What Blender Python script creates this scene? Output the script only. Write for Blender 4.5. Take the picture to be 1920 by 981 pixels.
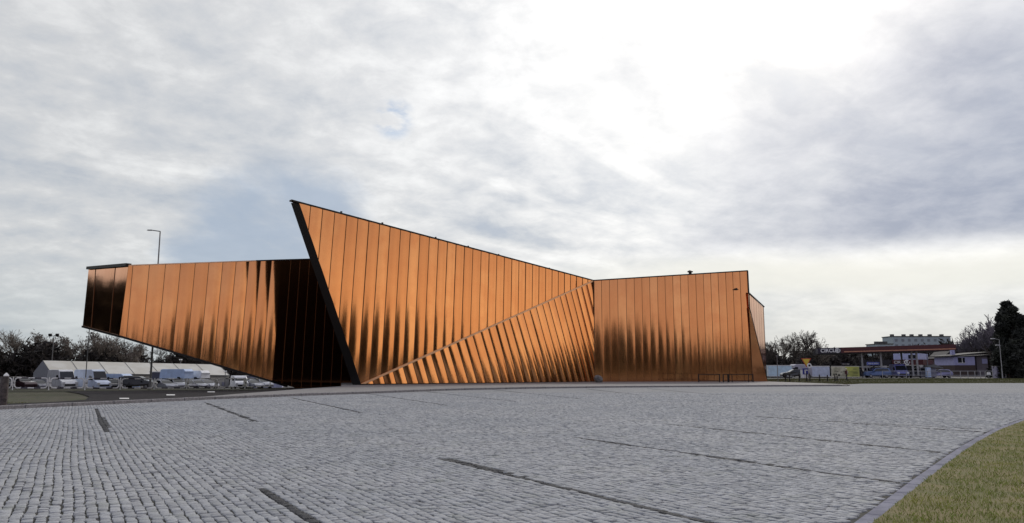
import bpy, math, random
import numpy as np
from mathutils import Vector, Matrix
from mathutils.geometry import delaunay_2d_cdt
random.seed(7); rng = np.random.default_rng(7)
for o in list(bpy.data.objects): bpy.data.objects.remove(o)
sc = bpy.context.scene
COL = sc.collection
# ------------------------------------------------------------------ camera
F = 1440.0; PITCH = math.radians(8.12); EYE = 1.6
cam = bpy.data.cameras.new('camera'); camo = bpy.data.objects.new('camera', cam); COL.objects.link(camo)
camo.location = (0, 0, EYE); camo.rotation_euler = (math.radians(90) + PITCH, 0, 0)
cam.sensor_width = 36; cam.lens = 27; cam.clip_start = .1; cam.clip_end = 8000
sc.camera = camo
CP, SP = math.cos(PITCH), math.sin(PITCH)
def ray(u, v):
    a = (u - 960) / F; b = (490.5 - v) / F
    return Vector((a, CP - b * SP, SP + b * CP))
# ------------------------------------------------------------------ light, sky
SUN_EL = 33.0; SUN_AZ = 23.0          # azimuth from +Y towards +X
sdir = Vector((math.cos(math.radians(SUN_EL)) * math.sin(math.radians(SUN_AZ)),
               math.cos(math.radians(SUN_EL)) * math.cos(math.radians(SUN_AZ)), math.sin(math.radians(SUN_EL))))
sl = bpy.data.lights.new('sun', 'SUN'); sl.energy = 1.3; sl.angle = math.radians(12); sl.color = (1, .95, .88)
so = bpy.data.objects.new('sun', sl); COL.objects.link(so)
so.rotation_euler = sdir.to_track_quat('Z', 'Y').to_euler(); so.location = (0, 0, 80)
sc.view_settings.view_transform = 'Standard'; sc.view_settings.look = 'None'
sc.view_settings.exposure = 0.0; sc.view_settings.gamma = 1; sc.view_settings.use_curve_mapping = False

class NT:
    def __init__(s, tree): s.t = tree; tree.nodes.clear()
    def n(s, typ, ins=None, **kw):
        nd = s.t.nodes.new(typ)
        for k, v in kw.items(): setattr(nd, k, v)
        for k, v in (ins or {}).items():
            if hasattr(v, 'is_output'): s.t.links.new(v, nd.inputs[k])
            else: nd.inputs[k].default_value = v
        return nd
    def m(s, op, a, b=0.0, c=0.0, clamp=False):
        nd = s.n('ShaderNodeMath', {0: a, 1: b, 2: c}, operation=op, use_clamp=clamp); return nd.outputs[0]
    def vm(s, op, a, b=(0, 0, 0)):
        nd = s.n('ShaderNodeVectorMath', {0: a, 1: b}, operation=op)
        return nd.outputs['Value'] if op in ('DOT_PRODUCT', 'LENGTH') else nd.outputs[0]
    def noise(s, vec, scale, detail=4, rough=.5, dist=0, dim='3D'):
        return s.n('ShaderNodeTexNoise', {'Vector': vec, 'Scale': scale, 'Detail': detail, 'Roughness': rough, 'Distortion': dist}, noise_dimensions=dim).outputs[0]
    def ramp(s, fac, pts, interp='LINEAR'):
        nd = s.n('ShaderNodeValToRGB', {0: fac}); cr = nd.color_ramp; cr.interpolation = interp
        while len(cr.elements) < len(pts): cr.elements.new(.5)
        for e, (p, c) in zip(cr.elements, pts):
            e.position = p; e.color = (c, c, c, 1) if isinstance(c, (int, float)) else tuple(c) + (1,)
        return nd.outputs[0]
    def mix(s, fac, a, b, blend='MIX'):
        nd = s.n('ShaderNodeMix', data_type='RGBA', blend_type=blend)
        for k, v in ((0, fac), (6, a), (7, b)):
            if hasattr(v, 'is_output'): s.t.links.new(v, nd.inputs[k])
            else: nd.inputs[k].default_value = (v if k == 0 else (tuple(v) + (1,))[:4])
        return nd.outputs[2]
    def mapr(s, v, a, b, c=0., d=1.):
        return s.n('ShaderNodeMapRange', {0: v, 1: a, 2: b, 3: c, 4: d}, interpolation_type='SMOOTHSTEP').outputs[0]
    def comb(s, x, y, z=0.): return s.n('ShaderNodeCombineXYZ', {0: x, 1: y, 2: z}).outputs[0]

w = bpy.data.worlds.new('World'); sc.world = w; w.use_nodes = True
T = NT(w.node_tree)
sky = T.n('ShaderNodeTexSky', sky_type='NISHITA', sun_disc=False, sun_elevation=math.radians(SUN_EL), sun_rotation=math.radians(SUN_AZ), air_density=1.0, dust_density=1.5)
d = T.n('ShaderNodeTexCoord').outputs['Generated']
sx = T.n('ShaderNodeSeparateXYZ', {0: d}); X, Y, Z = sx.outputs
zc = T.m('ADD', T.m('MAXIMUM', Z, 0.0), 0.26)
px, py = T.m('DIVIDE', X, zc), T.m('DIVIDE', Y, zc)
P = T.comb(px, py)
ca, sa = math.cos(math.radians(38)), math.sin(math.radians(38))
q1 = T.m('ADD', T.m('MULTIPLY', px, ca), T.m('MULTIPLY', py, sa))       # along the ripples
q2 = T.m('SUBTRACT', T.m('MULTIPLY', py, ca), T.m('MULTIPLY', px, sa))
big = T.noise(P, 1.0, 9, .58, .35)
rip = T.noise(T.comb(T.m('MULTIPLY', q1, .8), T.m('MULTIPLY', q2, 2.6)), 1.7, 5, .5, .9)
fin = T.noise(P, 8.0, 7, .62, .2)
ripm = T.mapr(T.noise(P, .7, 2), .35, .62)
dens = T.m('ADD', T.m('MULTIPLY', big, .62), T.m('ADD', T.m('MULTIPLY', T.m('SUBTRACT', rip, .5), T.m('MULTIPLY', ripm, .50)), T.m('MULTIPLY', fin, .34)))
cl = T.ramp(dens, [(.31, (.40, .45, .53)), (.40, (.55, .575, .61)), (.485, (.67, .675, .68)), (.58, (.87, .87, .86))])
def near(u, v, p0, p1, wob=.0):
    dr = ray(u, v).normalized()
    dt = T.vm('DOT_PRODUCT', d, tuple(dr))
    if wob: dt = T.m('ADD', dt, T.m('MULTIPLY', T.m('SUBTRACT', big, .5), wob))
    return T.mapr(dt, math.cos(math.radians(p0)), math.cos(math.radians(p1)))
# thinner cloud round the veiled sun
g = T.m('POWER', T.m('MAXIMUM', T.vm('DOT_PRODUCT', d, tuple(sdir)), 0.), 7.0)
gc = T.m('MULTIPLY', g, T.mapr(dens, .35, .53, .45, 1.0))
col = T.mix(1.0, cl, T.mix(T.m('MULTIPLY', gc, .50), (0, 0, 0), (1, .985, .96)), 'ADD')
col = T.mix(T.m('MULTIPLY', near(1530, 60, 24, 5, .10), .42), col, (1., 1., .99))
# heavier cloud bank low on the right, with noise-broken edge
bank = T.m('MULTIPLY', near(1930, 400, 19, 7, .10), T.mapr(Z, .125, .165))
bank2 = T.m('MULTIPLY', near(1560, 450, 14, 4, .08), T.mapr(Z, .13, .165))
bk = T.m('MAXIMUM', T.m('MULTIPLY', bank, .95), T.m('MULTIPLY', bank2, .62))
col = T.mix(bk, col, T.mix(T.mapr(fin, .3, .7), (.25, .30, .42), (.39, .43, .53)))
# bluish gap behind the copper prow and a small blue hole
hole = T.m('MULTIPLY', near(500, 440, 7.5, 2, .04), .85)
col = T.mix(hole, col, (.37, .45, .57))
hole2 = T.m('MULTIPLY', T.m('MULTIPLY', near(738, 222, 1.8, .2), T.mapr(T.noise(P, 9., 4, .6), .40, .60)), .85)
nis = T.vm('MULTIPLY', sky.outputs[0], (.1, .1, .1))
col = T.mix(hole2, col, T.mix(.5, nis, (.25, .42, .66)))
# pale rift under the bank, then milky blue at the horizon
rift = T.m('MULTIPLY', T.m('MULTIPLY', T.mapr(T.m('ADD', Z, T.m('MULTIPLY', T.m('SUBTRACT', big, .5), .05)), .078, .108), T.mapr(T.m('ADD', Z, T.m('MULTIPLY', T.m('SUBTRACT', big, .5), .08)), .150, .120)), near(1700, 560, 30, 8))
col = T.mix(T.m('MULTIPLY', rift, .80), col, (.86, .85, .78))
hz = T.mapr(Z, .16, .0)
col = T.mix(T.m('MULTIPLY', hz, T.mapr(Y, -.3, .4, 0.0, .72)), col, (.44, .51, .56))
# clear sky of the Nishita model shows a little everywhere through the veil
col = T.mix(.10, col, nis)
# the far side of the sky (behind the viewer) is an even, warmer veil
back = T.mapr(T.m('SUBTRACT', Y, T.m('MULTIPLY', X, .45)), .45, -.25)
lowc = T.mix(T.mapr(X, .45, .95), T.mix(T.mapr(Z, .04, .22), (.80, .68, .62), (.44, .46, .62)), T.mix(T.mapr(Z, .04, .24), (1.22, .96, .62), (.70, .60, .54)))
lowc = T.mix(T.mapr(T.noise(d, 4.0, 4, .6), .35, .65), lowc, T.vm('MULTIPLY', lowc, (.80, .80, .83)))
col = T.mix(T.m('MULTIPLY', back, .75), col, lowc)
low = T.mapr(Z, -.02, -.08)
col = T.mix(low, col, (.12, .12, .11))
# cloud radiances are written for strength 1, the Background runs at 0.1
bg = T.n('ShaderNodeBackground', {'Color': T.vm('MULTIPLY', col, (10, 10, 10)), 'Strength': .1})
T.t.links.new(bg.outputs[0], T.n('ShaderNodeOutputWorld').inputs[0])

# ------------------------------------------------------------------ materials
def mat(name, base, rough=.7, metal=0., noise=None, bump=0., bscale=20., emis=None, spec=.5, coat=0.):
    """noise = (scale, other colour, lo, hi)"""
    m = bpy.data.materials.new(name); m.use_nodes = True; t = NT(m.node_tree)
    geo = t.n('ShaderNodeTexCoord').outputs['Object']
    c = tuple(base) + (1,)
    ins = {'Roughness': rough, 'Metallic': metal, 'Specular IOR Level': spec, 'Coat Weight': coat}
    if noise: ins['Base Color'] = t.mix(t.mapr(t.noise(geo, noise[0], 6, .6), noise[2], noise[3]), base, noise[1])
    else:
        f = t.mapr(t.noise(geo, 1.7, 4, .6), .3, .7)
        ins['Base Color'] = t.mix(f, tuple(x * .88 for x in base), tuple(min(1, x * 1.08) for x in base))
    if bump: ins['Normal'] = t.n('ShaderNodeBump', {'Height': t.noise(geo, bscale, 5, .6), 'Strength': bump, 'Distance': .02}).outputs[0]
    if emis: ins['Emission Color'] = tuple(emis[0]) + (1,); ins['Emission Strength'] = emis[1]
    b = t.n('ShaderNodeBsdfPrincipled', ins); t.t.links.new(b.outputs[0], t.n('ShaderNodeOutputMaterial').inputs[0])
    return m

def copper_mat(name, base, rough):
    m = bpy.data.materials.new(name); m.use_nodes = True; t = NT(m.node_tree)
    geo = t.n('ShaderNodeTexCoord').outputs['Object']
    st = t.vm('MULTIPLY', geo, (.55, .55, .16))
    n1 = t.noise(st, 1.0, 3, .5); n2 = t.noise(t.vm('MULTIPLY', geo, (5, 5, 1.1)), 1.0, 4, .55)
    n3 = t.noise(geo, .35, 5, .6)
    bc = t.mix(t.mapr(n3, .35, .65), base, tuple(x * y for x, y in zip(base, (.90, .82, .80))))
    tone = t.n('ShaderNodeAttribute', attribute_name='tone').outputs['Fac']
    bc = t.mix(t.m('MULTIPLY', tone, .8), bc, tuple(x * y for x, y in zip(base, (.80, .70, .66))))
    h = t.m('ADD', t.m('MULTIPLY', n1, 1.0), t.m('MULTIPLY', n2, .05))
    bp = t.n('ShaderNodeBump', {'Height': h, 'Strength': .35, 'Distance': .03}).outputs[0]
    b = t.n('ShaderNodeBsdfPrincipled', {'Base Color': bc, 'Metallic': 1.0, 'Roughness': t.m('ADD', rough, t.m('MULTIPLY', n2, .05)), 'Normal': bp})
    t.t.links.new(b.outputs[0], t.n('ShaderNodeOutputMaterial').inputs[0]); return m

M = {}
M['copper'] = copper_mat('copper', (.80, .39, .178), .085)
M['copper_dark'] = mat('copper_dark', (.16, .075, .03), .5, .5)
M['copper_edge'] = mat('copper_edge', (.80, .50, .32), .42, .9)
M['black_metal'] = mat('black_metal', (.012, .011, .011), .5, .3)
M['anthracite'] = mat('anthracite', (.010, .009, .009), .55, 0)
M['roof'] = mat('roof', (.08, .08, .08), .8)
M['steel'] = mat('steel', (.20, .20, .205), .5, .4)
M['pale_steel'] = mat('pale_steel', (.38, .38, .39), .5, .3)
M['white'] = mat('white_paint', (.78, .79, .82), .35, spec=.5)
M['white_blue'] = mat('pale_blue_paint', (.50, .62, .85), .35)
M['dark_car'] = mat('dark_car', (.015, .014, .016), .25, .2, coat=.6)
M['maroon'] = mat('maroon_car', (.06, .03, .035), .3, .2, coat=.6)
M['silver'] = mat('silver_car', (.38, .39, .44), .3, .6, coat=.4)
M['grey_car'] = mat('grey_car', (.17, .17, .20), .3, .5, coat=.4)
M['blue_car'] = mat('blue_car', (.07, .12, .27), .3, .2, coat=.4)
M['glass'] = mat('glass', (.02, .022, .028), .08, 0)
M['rubber'] = mat('rubber', (.015, .015, .015), .8)
M['rim'] = mat('rim', (.35, .35, .36), .4, .7)
M['lamp_lens'] = mat('lamp_lens', (.75, .76, .78), .2)
M['canvas'] = mat('canvas', (.52, .50, .44), .7, noise=(.4, (.60, .59, .54), .35, .65))
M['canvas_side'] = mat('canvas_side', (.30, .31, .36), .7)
M['seam'] = mat('seam', (.16, .16, .15), .7)
M['barrier_dark'] = mat('barrier_dark', (.06, .05, .07), .5)
M['granite'] = mat('granite', (.20, .19, .195), .8, noise=(9., (.30, .285, .29), .4, .62), bump=.3, bscale=30)
M['wood_post'] = mat('wood_post', (.055, .045, .045), .85, noise=(6., (.11, .09, .085), .4, .6), bump=.5, bscale=14)
M['asphalt'] = mat('asphalt', (.022, .020, .022), .95, spec=.12, noise=(1.2, (.034, .031, .032), .35, .65), bump=.2, bscale=60)
M['lot_asphalt'] = mat('lot_asphalt', (.06, .058, .06), .85, noise=(.5, (.09, .085, .085), .35, .65))
M['paint'] = mat('road_paint', (.72, .72, .70), .6, noise=(5., (.5, .5, .48), .5, .7))
M['pavement'] = mat('pavement', (.17, .165, .165), .8, noise=(1.3, (.235, .225, .22), .35, .65), bump=.3, bscale=12)
M['bark'] = mat('bark', (.045, .036, .030), .9)
M['twig'] = mat('twig', (.15, .125, .105), .9, noise=(.5, (.21, .18, .15), .4, .6))
M['twig_dark'] = mat('twig_dark', (.045, .037, .033), .9, noise=(.35, (.09, .07, .06), .45, .65))
M['twig_violet'] = mat('twig_violet', (.10, .09, .11), .9, noise=(.5, (.17, .15, .18), .4, .6))
M['evergreen'] = mat('evergreen', (.012, .014, .012), .85, noise=(.6, (.030, .034, .024), .45, .65))
M['mirror_leaf'] = mat('mirrored_twigs', (.22, .17, .14), .9, noise=(.4, (.30, .24, .20), .4, .6))
M['thicket'] = mat('thicket', (.028, .024, .022), .95, noise=(.25, (.05, .043, .038), .4, .6))
M['slab_block'] = mat('slab_block', (.30, .36, .41), .8, noise=(.05, (.36, .42, .47), .3, .7))
M['red'] = mat('red_fascia', (.075, .012, .016), .45)
M['navy'] = mat('navy_fascia', (.018, .012, .030), .45)
M['orange'] = mat('orange_stripe', (.55, .26, .16), .5)
M['sign_white'] = mat('sign_white', (.82, .82, .82), .5)
M['shop_wall'] = mat('shop_wall', (.42, .44, .60), .6)
M['dark_shop'] = mat('dark_shop', (.020, .018, .024), .4)
M['blue_sign'] = mat('blue_sign', (.16, .20, .62), .5)
M['trailer_blue'] = mat('trailer_blue', (.60, .78, .92), .45)
M['trailer_grey'] = mat('trailer_grey', (.62, .68, .84), .45)
M['yellow'] = mat('yellow_banner', (.60, .62, .14), .6, noise=(.4, (.36, .38, .11), .3, .7))
M['cream'] = mat('cream_banner', (.62, .60, .46), .6, noise=(.8, (.35, .34, .24), .4, .6))
M['sign_yellow'] = mat('sign_yellow', (.70, .52, .06), .5)
M['sign_red'] = mat('sign_red', (.45, .07, .04), .5)
M['house_wall'] = mat('house_wall', (.38, .38, .60), .8)
M['house_roof'] = mat('house_roof', (.06, .055, .055), .8)
M['brown_wall'] = mat('brown_wall', (.07, .05, .045), .9)
M['bin'] = mat('boulder', (.10, .095, .095), .8, noise=(5., (.19, .18, .175), .4, .6), bump=.7, bscale=7)
M['skin'] = mat('skin', (.45, .28, .21), .6)
M['jacket_brown'] = mat('jacket_brown', (.09, .035, .035), .8)
M['trousers'] = mat('trousers', (.03, .03, .045), .85)
M['jacket_black'] = mat('jacket_black', (.012, .012, .014), .8)
M['bag'] = mat('bag', (.6, .58, .52), .7)
M['hair'] = mat('hair', (.03, .02, .015), .8)
M['tarp'] = mat('tarp', (.30, .31, .38), .7)

# ------------------------------------------------------------------ object helpers
def tag(o, label=None, cat=None, group=None, kind=None):
    if label: o['label'] = label
    if cat: o['category'] = cat
    if group: o['group'] = group
    if kind: o['kind'] = kind
    return o
def thing(name, label, cat, loc=(0, 0, 0), rz=0., group=None):
    o = bpy.data.objects.new(name, None); COL.objects.link(o); o.location = loc; o.rotation_euler = (0, 0, rz)
    o.empty_display_size = .3
    return tag(o, label, cat, group)
def mesh_obj(name, V, Fc, mats, parent=None, midx=None, smooth=False, off=None):
    me = bpy.data.meshes.new(name)
    if off is not None: V = [(v[0] - off[0], v[1] - off[1], v[2] - off[2]) for v in V]
    me.from_pydata([tuple(v) for v in V], [], Fc)
    for m_ in (mats if isinstance(mats, (list, tuple)) else [mats]): me.materials.append(m_)
    if midx is not None: me.polygons.foreach_set('material_index', midx)
    if smooth: me.polygons.foreach_set('use_smooth', [True] * len(Fc))
    me.update()
    o = bpy.data.objects.new(name, me); COL.objects.link(o)
    if parent is not None: o.parent = parent
    return o
class MB:
    def __init__(s): s.v = []; s.f = []; s.mi = []
    def add(s, V, Fc, mi=0):
        b = len(s.v); s.v += [tuple(v) for v in V]; s.f += [tuple(i + b for i in f) for f in Fc]; s.mi += [mi] * len(Fc); return s
    def box(s, c, size, rz=0., mi=0, taper=1., rx=0.):
        x, y, z = size[0] / 2, size[1] / 2, size[2] / 2
        R = Matrix.Rotation(rz, 3, 'Z') @ Matrix.Rotation(rx, 3, 'X'); c = Vector(c)
        V = []
        for k in (-1, 1):
            t = taper if k > 0 else 1
            for a, b in ((-1, -1), (1, -1), (1, 1), (-1, 1)): V.append(c + R @ Vector((a * x * t, b * y * t, k * z)))
        return s.add(V, [(3, 2, 1, 0), (4, 5, 6, 7), (0, 1, 5, 4), (1, 2, 6, 5), (2, 3, 7, 6), (3, 0, 4, 7)], mi)
    def bar(s, p, q, w, h=None, mi=0):
        p, q = Vector(p), Vector(q); dd = (q - p); h = h or w
        up = Vector((0, 0, 1)) if abs(dd.normalized().z) < .95 else Vector((1, 0, 0))
        a = dd.cross(up).normalized() * w / 2; b = a.cross(dd).normalized() * h / 2
        V = [p - a - b, p + a - b, p + a + b, p - a + b, q - a - b, q + a - b, q + a + b, q - a + b]
        return s.add(V, [(3, 2, 1, 0), (4, 5, 6, 7), (0, 1, 5, 4), (1, 2, 6, 5), (2, 3, 7, 6), (3, 0, 4, 7)], mi)
    def tube(s, pts, r, n=8, mi=0, cap=True, mis=None):
        pts = [Vector(p) for p in pts]; rs = r if isinstance(r, (list, tuple)) else [r] * len(pts)
        b0 = len(s.v); V = []
        prev = None
        for i, p in enumerate(pts):
            t = (pts[min(i + 1, len(pts) - 1)] - pts[max(i - 1, 0)]).normalized()
            if prev is None:
                up = Vector((0, 0, 1)) if abs(t.z) < .9 else Vector((1, 0, 0)); a = t.cross(up).normalized()
            else: a = (prev - t * prev.dot(t)).normalized()
            prev = a; c = t.cross(a)
            for k in range(n):
                th = 2 * math.pi * k / n; V.append(p + (a * math.cos(th) + c * math.sin(th)) * rs[i])
        for i in range(len(pts) - 1):
            fs = [(i * n + k, i * n + (k + 1) % n, (i + 1) * n + (k + 1) % n, (i + 1) * n + k) for k in range(n)]
            s.f += [tuple(b0 + j for j in f) for f in fs]; s.mi += [(mis[i] if mis else mi)] * n
        if cap:
            s.f.append(tuple(b0 + k for k in range(n))[::-1]); s.f.append(tuple(b0 + (len(pts) - 1) * n + k for k in range(n))); s.mi += [mi, mi]
        s.v += [tuple(v) for v in V]; return s
    def prism(s, poly, a, b, axis='y', mi=0):
        """poly in (x,z) extruded along y from a to b; axis 'z': poly (x,y) extruded in z; axis 'x': poly (y,z)."""
        def P_(p, t):
            return (p[0], t, p[1]) if axis == 'y' else ((p[0], p[1], t) if axis == 'z' else (t, p[0], p[1]))
        n = len(poly); V = [P_(p, a) for p in poly] + [P_(p, b) for p in poly]
        Fc = [tuple(range(n))[::-1], tuple(range(n, 2 * n))] + [(i, (i + 1) % n, n + (i + 1) % n, n + i) for i in range(n)]
        return s.add(V, Fc, mi)
    def build(s, name, mats, parent=None, smooth=False, off=None):
        return mesh_obj(name, s.v, s.f, mats, parent, s.mi, smooth, off)
def bevel(o, wd=.03, seg=2):
    m_ = o.modifiers.new('bevel', 'BEVEL'); m_.width = wd; m_.segments = seg; m_.limit_method = 'ANGLE'; return o
def copy_tree(o, parent=None):
    c = o.copy(); COL.objects.link(c); c.parent = parent
    for ch in list(o.children): copy_tree(ch, c)
    return c
def S(t): t = min(1., max(0., t)); return t * t * (3 - 2 * t)
def gz(x, y):
    """terrain height"""
    Tl = S((-x - 14) / 16.)
    z = -(S((y - 50) / 42.) * .5 + S((y - 95) / 18.) * .65 + S((y - 116) / 25.) * .4) * Tl
    z += .42 * S((y - 106) / 12.) * S((x - 30) / 15.)
    return z
def at(u, v, z=0.):
    r = ray(u, v); k = (z - EYE) / r.z; return Vector((r.x * k, r.y * k, z))
def atY(u, v, Yd):
    r = ray(u, v); k = Yd / r.y; return Vector((r.x * k, Yd, EYE + r.z * k))
def base(u, Yd):
    """a point standing on the terrain in image column u at distance Yd"""
    r = ray(u, 700); x = r.x / r.y * Yd
    for _ in range(3):
        z = gz(x, Yd)
        v = 490.5 + F * math.tan(PITCH - math.atan2(z - EYE, Yd) )
        r = ray(u, v); x = r.x / r.y * Yd
    return Vector((x, Yd, gz(x, Yd)))
def face_to(p, extra=0.): return math.atan2(p.y, p.x) - math.pi / 2 + extra   # rz so that local -Y looks at the camera
# ================================================================== ground
def inpoly(p, poly):
    c = False; n = len(poly); x, y = p
    for i in range(n):
        x1, y1 = poly[i]; x2, y2 = poly[(i + 1) % n]
        if (y1 > y) != (y2 > y) and x < (x2 - x1) * (y - y1) / (y2 - y1) + x1: c = not c
    return c
def sheet(name, poly, off, m_, step=4., kind='structure', flat=None, label=None, cat=None):
    poly = [(float(p[0]), float(p[1])) for p in poly]; n = len(poly)
    vs = [Vector(p) for p in poly]; es = [(i, (i + 1) % n) for i in range(n)]
    x0, x1 = min(p[0] for p in poly), max(p[0] for p in poly); y0, y1 = min(p[1] for p in poly), max(p[1] for p in poly)
    if flat is None:
        xx = x0 + step * .37
        while xx < x1:
            yy = y0 + step * .41
            while yy < y1:
                if inpoly((xx, yy), poly): vs.append(Vector((xx, yy)))
                yy += step
            xx += step
    r = delaunay_2d_cdt(vs, es, [tuple(range(n))], 2, 1e-5)
    V = [(v.x, v.y, (gz(v.x, v.y) if flat is None else flat) + off) for v in r[0]]
    Fc = []
    for f in r[2]:
        a, b, c = [r[0][i] for i in f[:3]]
        Fc.append(tuple(f) if (b - a).cross(c - a) > 0 else tuple(f)[::-1])
    o = mesh_obj(name, V, Fc, m_); tag(o, label, cat, None, kind); return o

def terrain():
    xs = sorted(set([-4000, -1500, -700, -400, -300, -220] + list(range(-180, 181, 3)) + [220, 300, 400, 700, 1500, 4000]))
    ys = sorted(set([-4000, -1500, -700, -300, -150, -80, -30] + list(range(0, 241, 3)) + [300, 400, 600, 900, 1600, 5000]))
    V = [(x, y, gz(x, y) - .06) for y in ys for x in xs]; n = len(xs)
    Fc = [(j * n + i, j * n + i + 1, (j + 1) * n + i + 1, (j + 1) * n + i) for j in range(len(ys) - 1) for i in range(n - 1)]
    m_ = bpy.data.materials.new('turf'); m_.use_nodes = True; t = NT(m_.node_tree)
    g = t.n('ShaderNodeTexCoord').outputs['Object']
    c = t.mix(t.mapr(t.noise(g, .25, 6, .6), .40, .60), (.058, .064, .022), (.078, .066, .042))
    c = t.mix(t.mapr(t.noise(g, 2.2, 5, .6), .35, .7), c, (.034, .036, .018))
    b = t.n('ShaderNodeBsdfPrincipled', {'Base Color': c, 'Roughness': .95, 'Normal': t.n('ShaderNodeBump', {'Height': t.noise(g, 9, 4), 'Strength': .8, 'Distance': .06}).outputs[0]})
    t.t.links.new(b.outputs[0], t.n('ShaderNodeOutputMaterial').inputs[0])
    tag(mesh_obj('ground', V, Fc, m_, smooth=True), kind='structure')
terrain()

# kerb line of the lot (far side), from left to right
KERB = [at(*p) for p in ((-420, 790), (-200, 778), (0, 768), (200, 758.5), (400, 749), (550, 743), (700, 738), (850, 732), (1000, 729), (1150, 727), (1300, 726), (1450, 725), (1592, 724))]
KERB = [(p.x, p.y) for p in KERB]
k0 = (KERB[0][0] - 25, KERB[0][1] - 12)
LOTP = [k0] + KERB + [(KERB[-1][0] + 1.2, KERB[-1][1] + 6), (45, 100), (62, 104), (92, 108), (150, 112), (220, 112), (220, -60), (-120, -60), (-120, k0[1] - 30)]
LAWN_PX = ((1640, 981), (1668, 958), (1700, 932), (1735, 903), (1765, 880), (1800, 853), (1835, 829), (1875, 807), (1920, 790), (1985, 772), (2080, 757), (2200, 748))
LAWN = [at(*p) for p in LAWN_PX]; LAWN = [(p.x, p.y) for p in LAWN]
l0 = LAWN[0]; dl = (LAWN[1][0] - l0[0], LAWN[1][1] - l0[1])
LAWN = [(l0[0] - dl[0] * 9 , l0[1] - dl[1] * 9 - 1.2), (l0[0] - dl[0] * 4, l0[1] - dl[1] * 4 - .3), (l0[0] - dl[0] * 1.5, l0[1] - dl[1] * 1.5)] + LAWN
LAWN_EDGE = list(LAWN)
LAWN = LAWN + [(90, LAWN[-1][1] + 8), (110, 20), (60, -20), (LAWN[0][0] + 6, -25)]

ANG = math.atan2(.87, -.49)
RA = np.array([math.cos(ANG), math.sin(ANG)]); RB = np.array([RA[1], -RA[0]])        # along the rows, across the rows
def sett_colour(t, geo, joint=True):
    att = t.n('ShaderNodeAttribute', attribute_name='tone'); tn = att.outputs['Fac']
    return tn
def sett_mat(name, far=False):
    m_ = bpy.data.materials.new(name); m_.use_nodes = True; t = NT(m_.node_tree)
    g = t.n('ShaderNodeTexCoord').outputs['Object']
    big = t.noise(g, .22, 5, .6); sm = t.noise(g, 38, 4, .65); mid = t.noise(g, 2.1, 4, .6)
    c = t.mix(t.mapr(big, .35, .66), (.325, .338, .355), (.385, .392, .400))
    c = t.mix(t.m('MULTIPLY', t.mapr(mid, .52, .72), .45), c, (.235, .255, .215))
    if not far:
        tn = t.n('ShaderNodeAttribute', attribute_name='tone').outputs['Fac']
        c = t.mix(1., c, t.ramp(tn, [(0, .07), (.10, .11), (.101, .76), (1, 1.18)]), 'MULTIPLY')
    else:
        # rows of setts too fine to resolve: the same rows as a texture
        sx = t.n('ShaderNodeSeparateXYZ', {0: g})
        a_ = t.m('ADD', t.m('MULTIPLY', sx.outputs[0], float(RA[0])), t.m('MULTIPLY', sx.outputs[1], float(RA[1])))
        b_ = t.m('ADD', t.m('MULTIPLY', sx.outputs[0], float(RB[0])), t.m('MULTIPLY', sx.outputs[1], float(RB[1])))
        vv = t.comb(t.m('ADD', a_, t.m('MULTIPLY', t.noise(g, 3.), .1)), t.m('ADD', b_, t.m('MULTIPLY', t.noise(g, 2.), .06)))
        br = t.n('ShaderNodeTexBrick', {'Vector': vv, 'Color1': (.86, .86, .86, 1), 'Color2': (1.08, 1.08, 1.08, 1), 'Mortar': (.45, .44, .43, 1), 'Scale': 1., 'Mortar Size': .009, 'Brick Width': .14, 'Row Height': .122, 'Mortar Smooth': .4}, offset=.45)
        c = t.mix(1., c, br.outputs[0], 'MULTIPLY'); c = t.mix(1., c, (.88, .88, .88), 'MULTIPLY')
    c = t.mix(t.m('MULTIPLY', t.mapr(sm, .42, .68), .55), c, (.15, .15, .155))
    c = t.mix(t.m('MULTIPLY', t.mapr(t.noise(g, 90, 3, .6), .55, .7), .5), c, (.46, .46, .47))
    bp = t.n('ShaderNodeBump', {'Height': sm, 'Strength': .55, 'Distance': .008}).outputs[0]
    b = t.n('ShaderNodeBsdfPrincipled', {'Base Color': c, 'Roughness': .85, 'Normal': bp, 'Specular IOR Level': .22 if not far else .12})
    t.t.links.new(b.outputs[0], t.n('ShaderNodeOutputMaterial').inputs[0]); return m_
M['sett'] = sett_mat('granite_sett'); M['sett_far'] = sett_mat('granite_sett_far', True)
M['joint'] = mat('joint_soil', (.028, .026, .026), .95, noise=(3., (.05, .048, .034), .4, .6), bump=.4, bscale=40)
YFAR = 58.0
LINES = [((485, 916), (640, 1003)), ((835, 860), (1420, 1003)), ((1075, 820), (1690, 906)), ((1260, 796), (1760, 848)), ((1420, 781), (1850, 811)),
         ((180, 766), (203, 810)), ((385, 755), (478, 790)), ((545, 745.5), (678, 774)), ((690, 738.5), (838, 760)), ((800, 734.5), (968, 753)), ((925, 731), (1090, 748)),
         ((1100, 729.5), (1200, 741)), ((1215, 729), (1352, 741)), ((1560, 790), (1900, 808))]
LSEG = [(np.array(at(*a)[:2]), np.array(at(*b)[:2])) for a, b in LINES]
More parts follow.
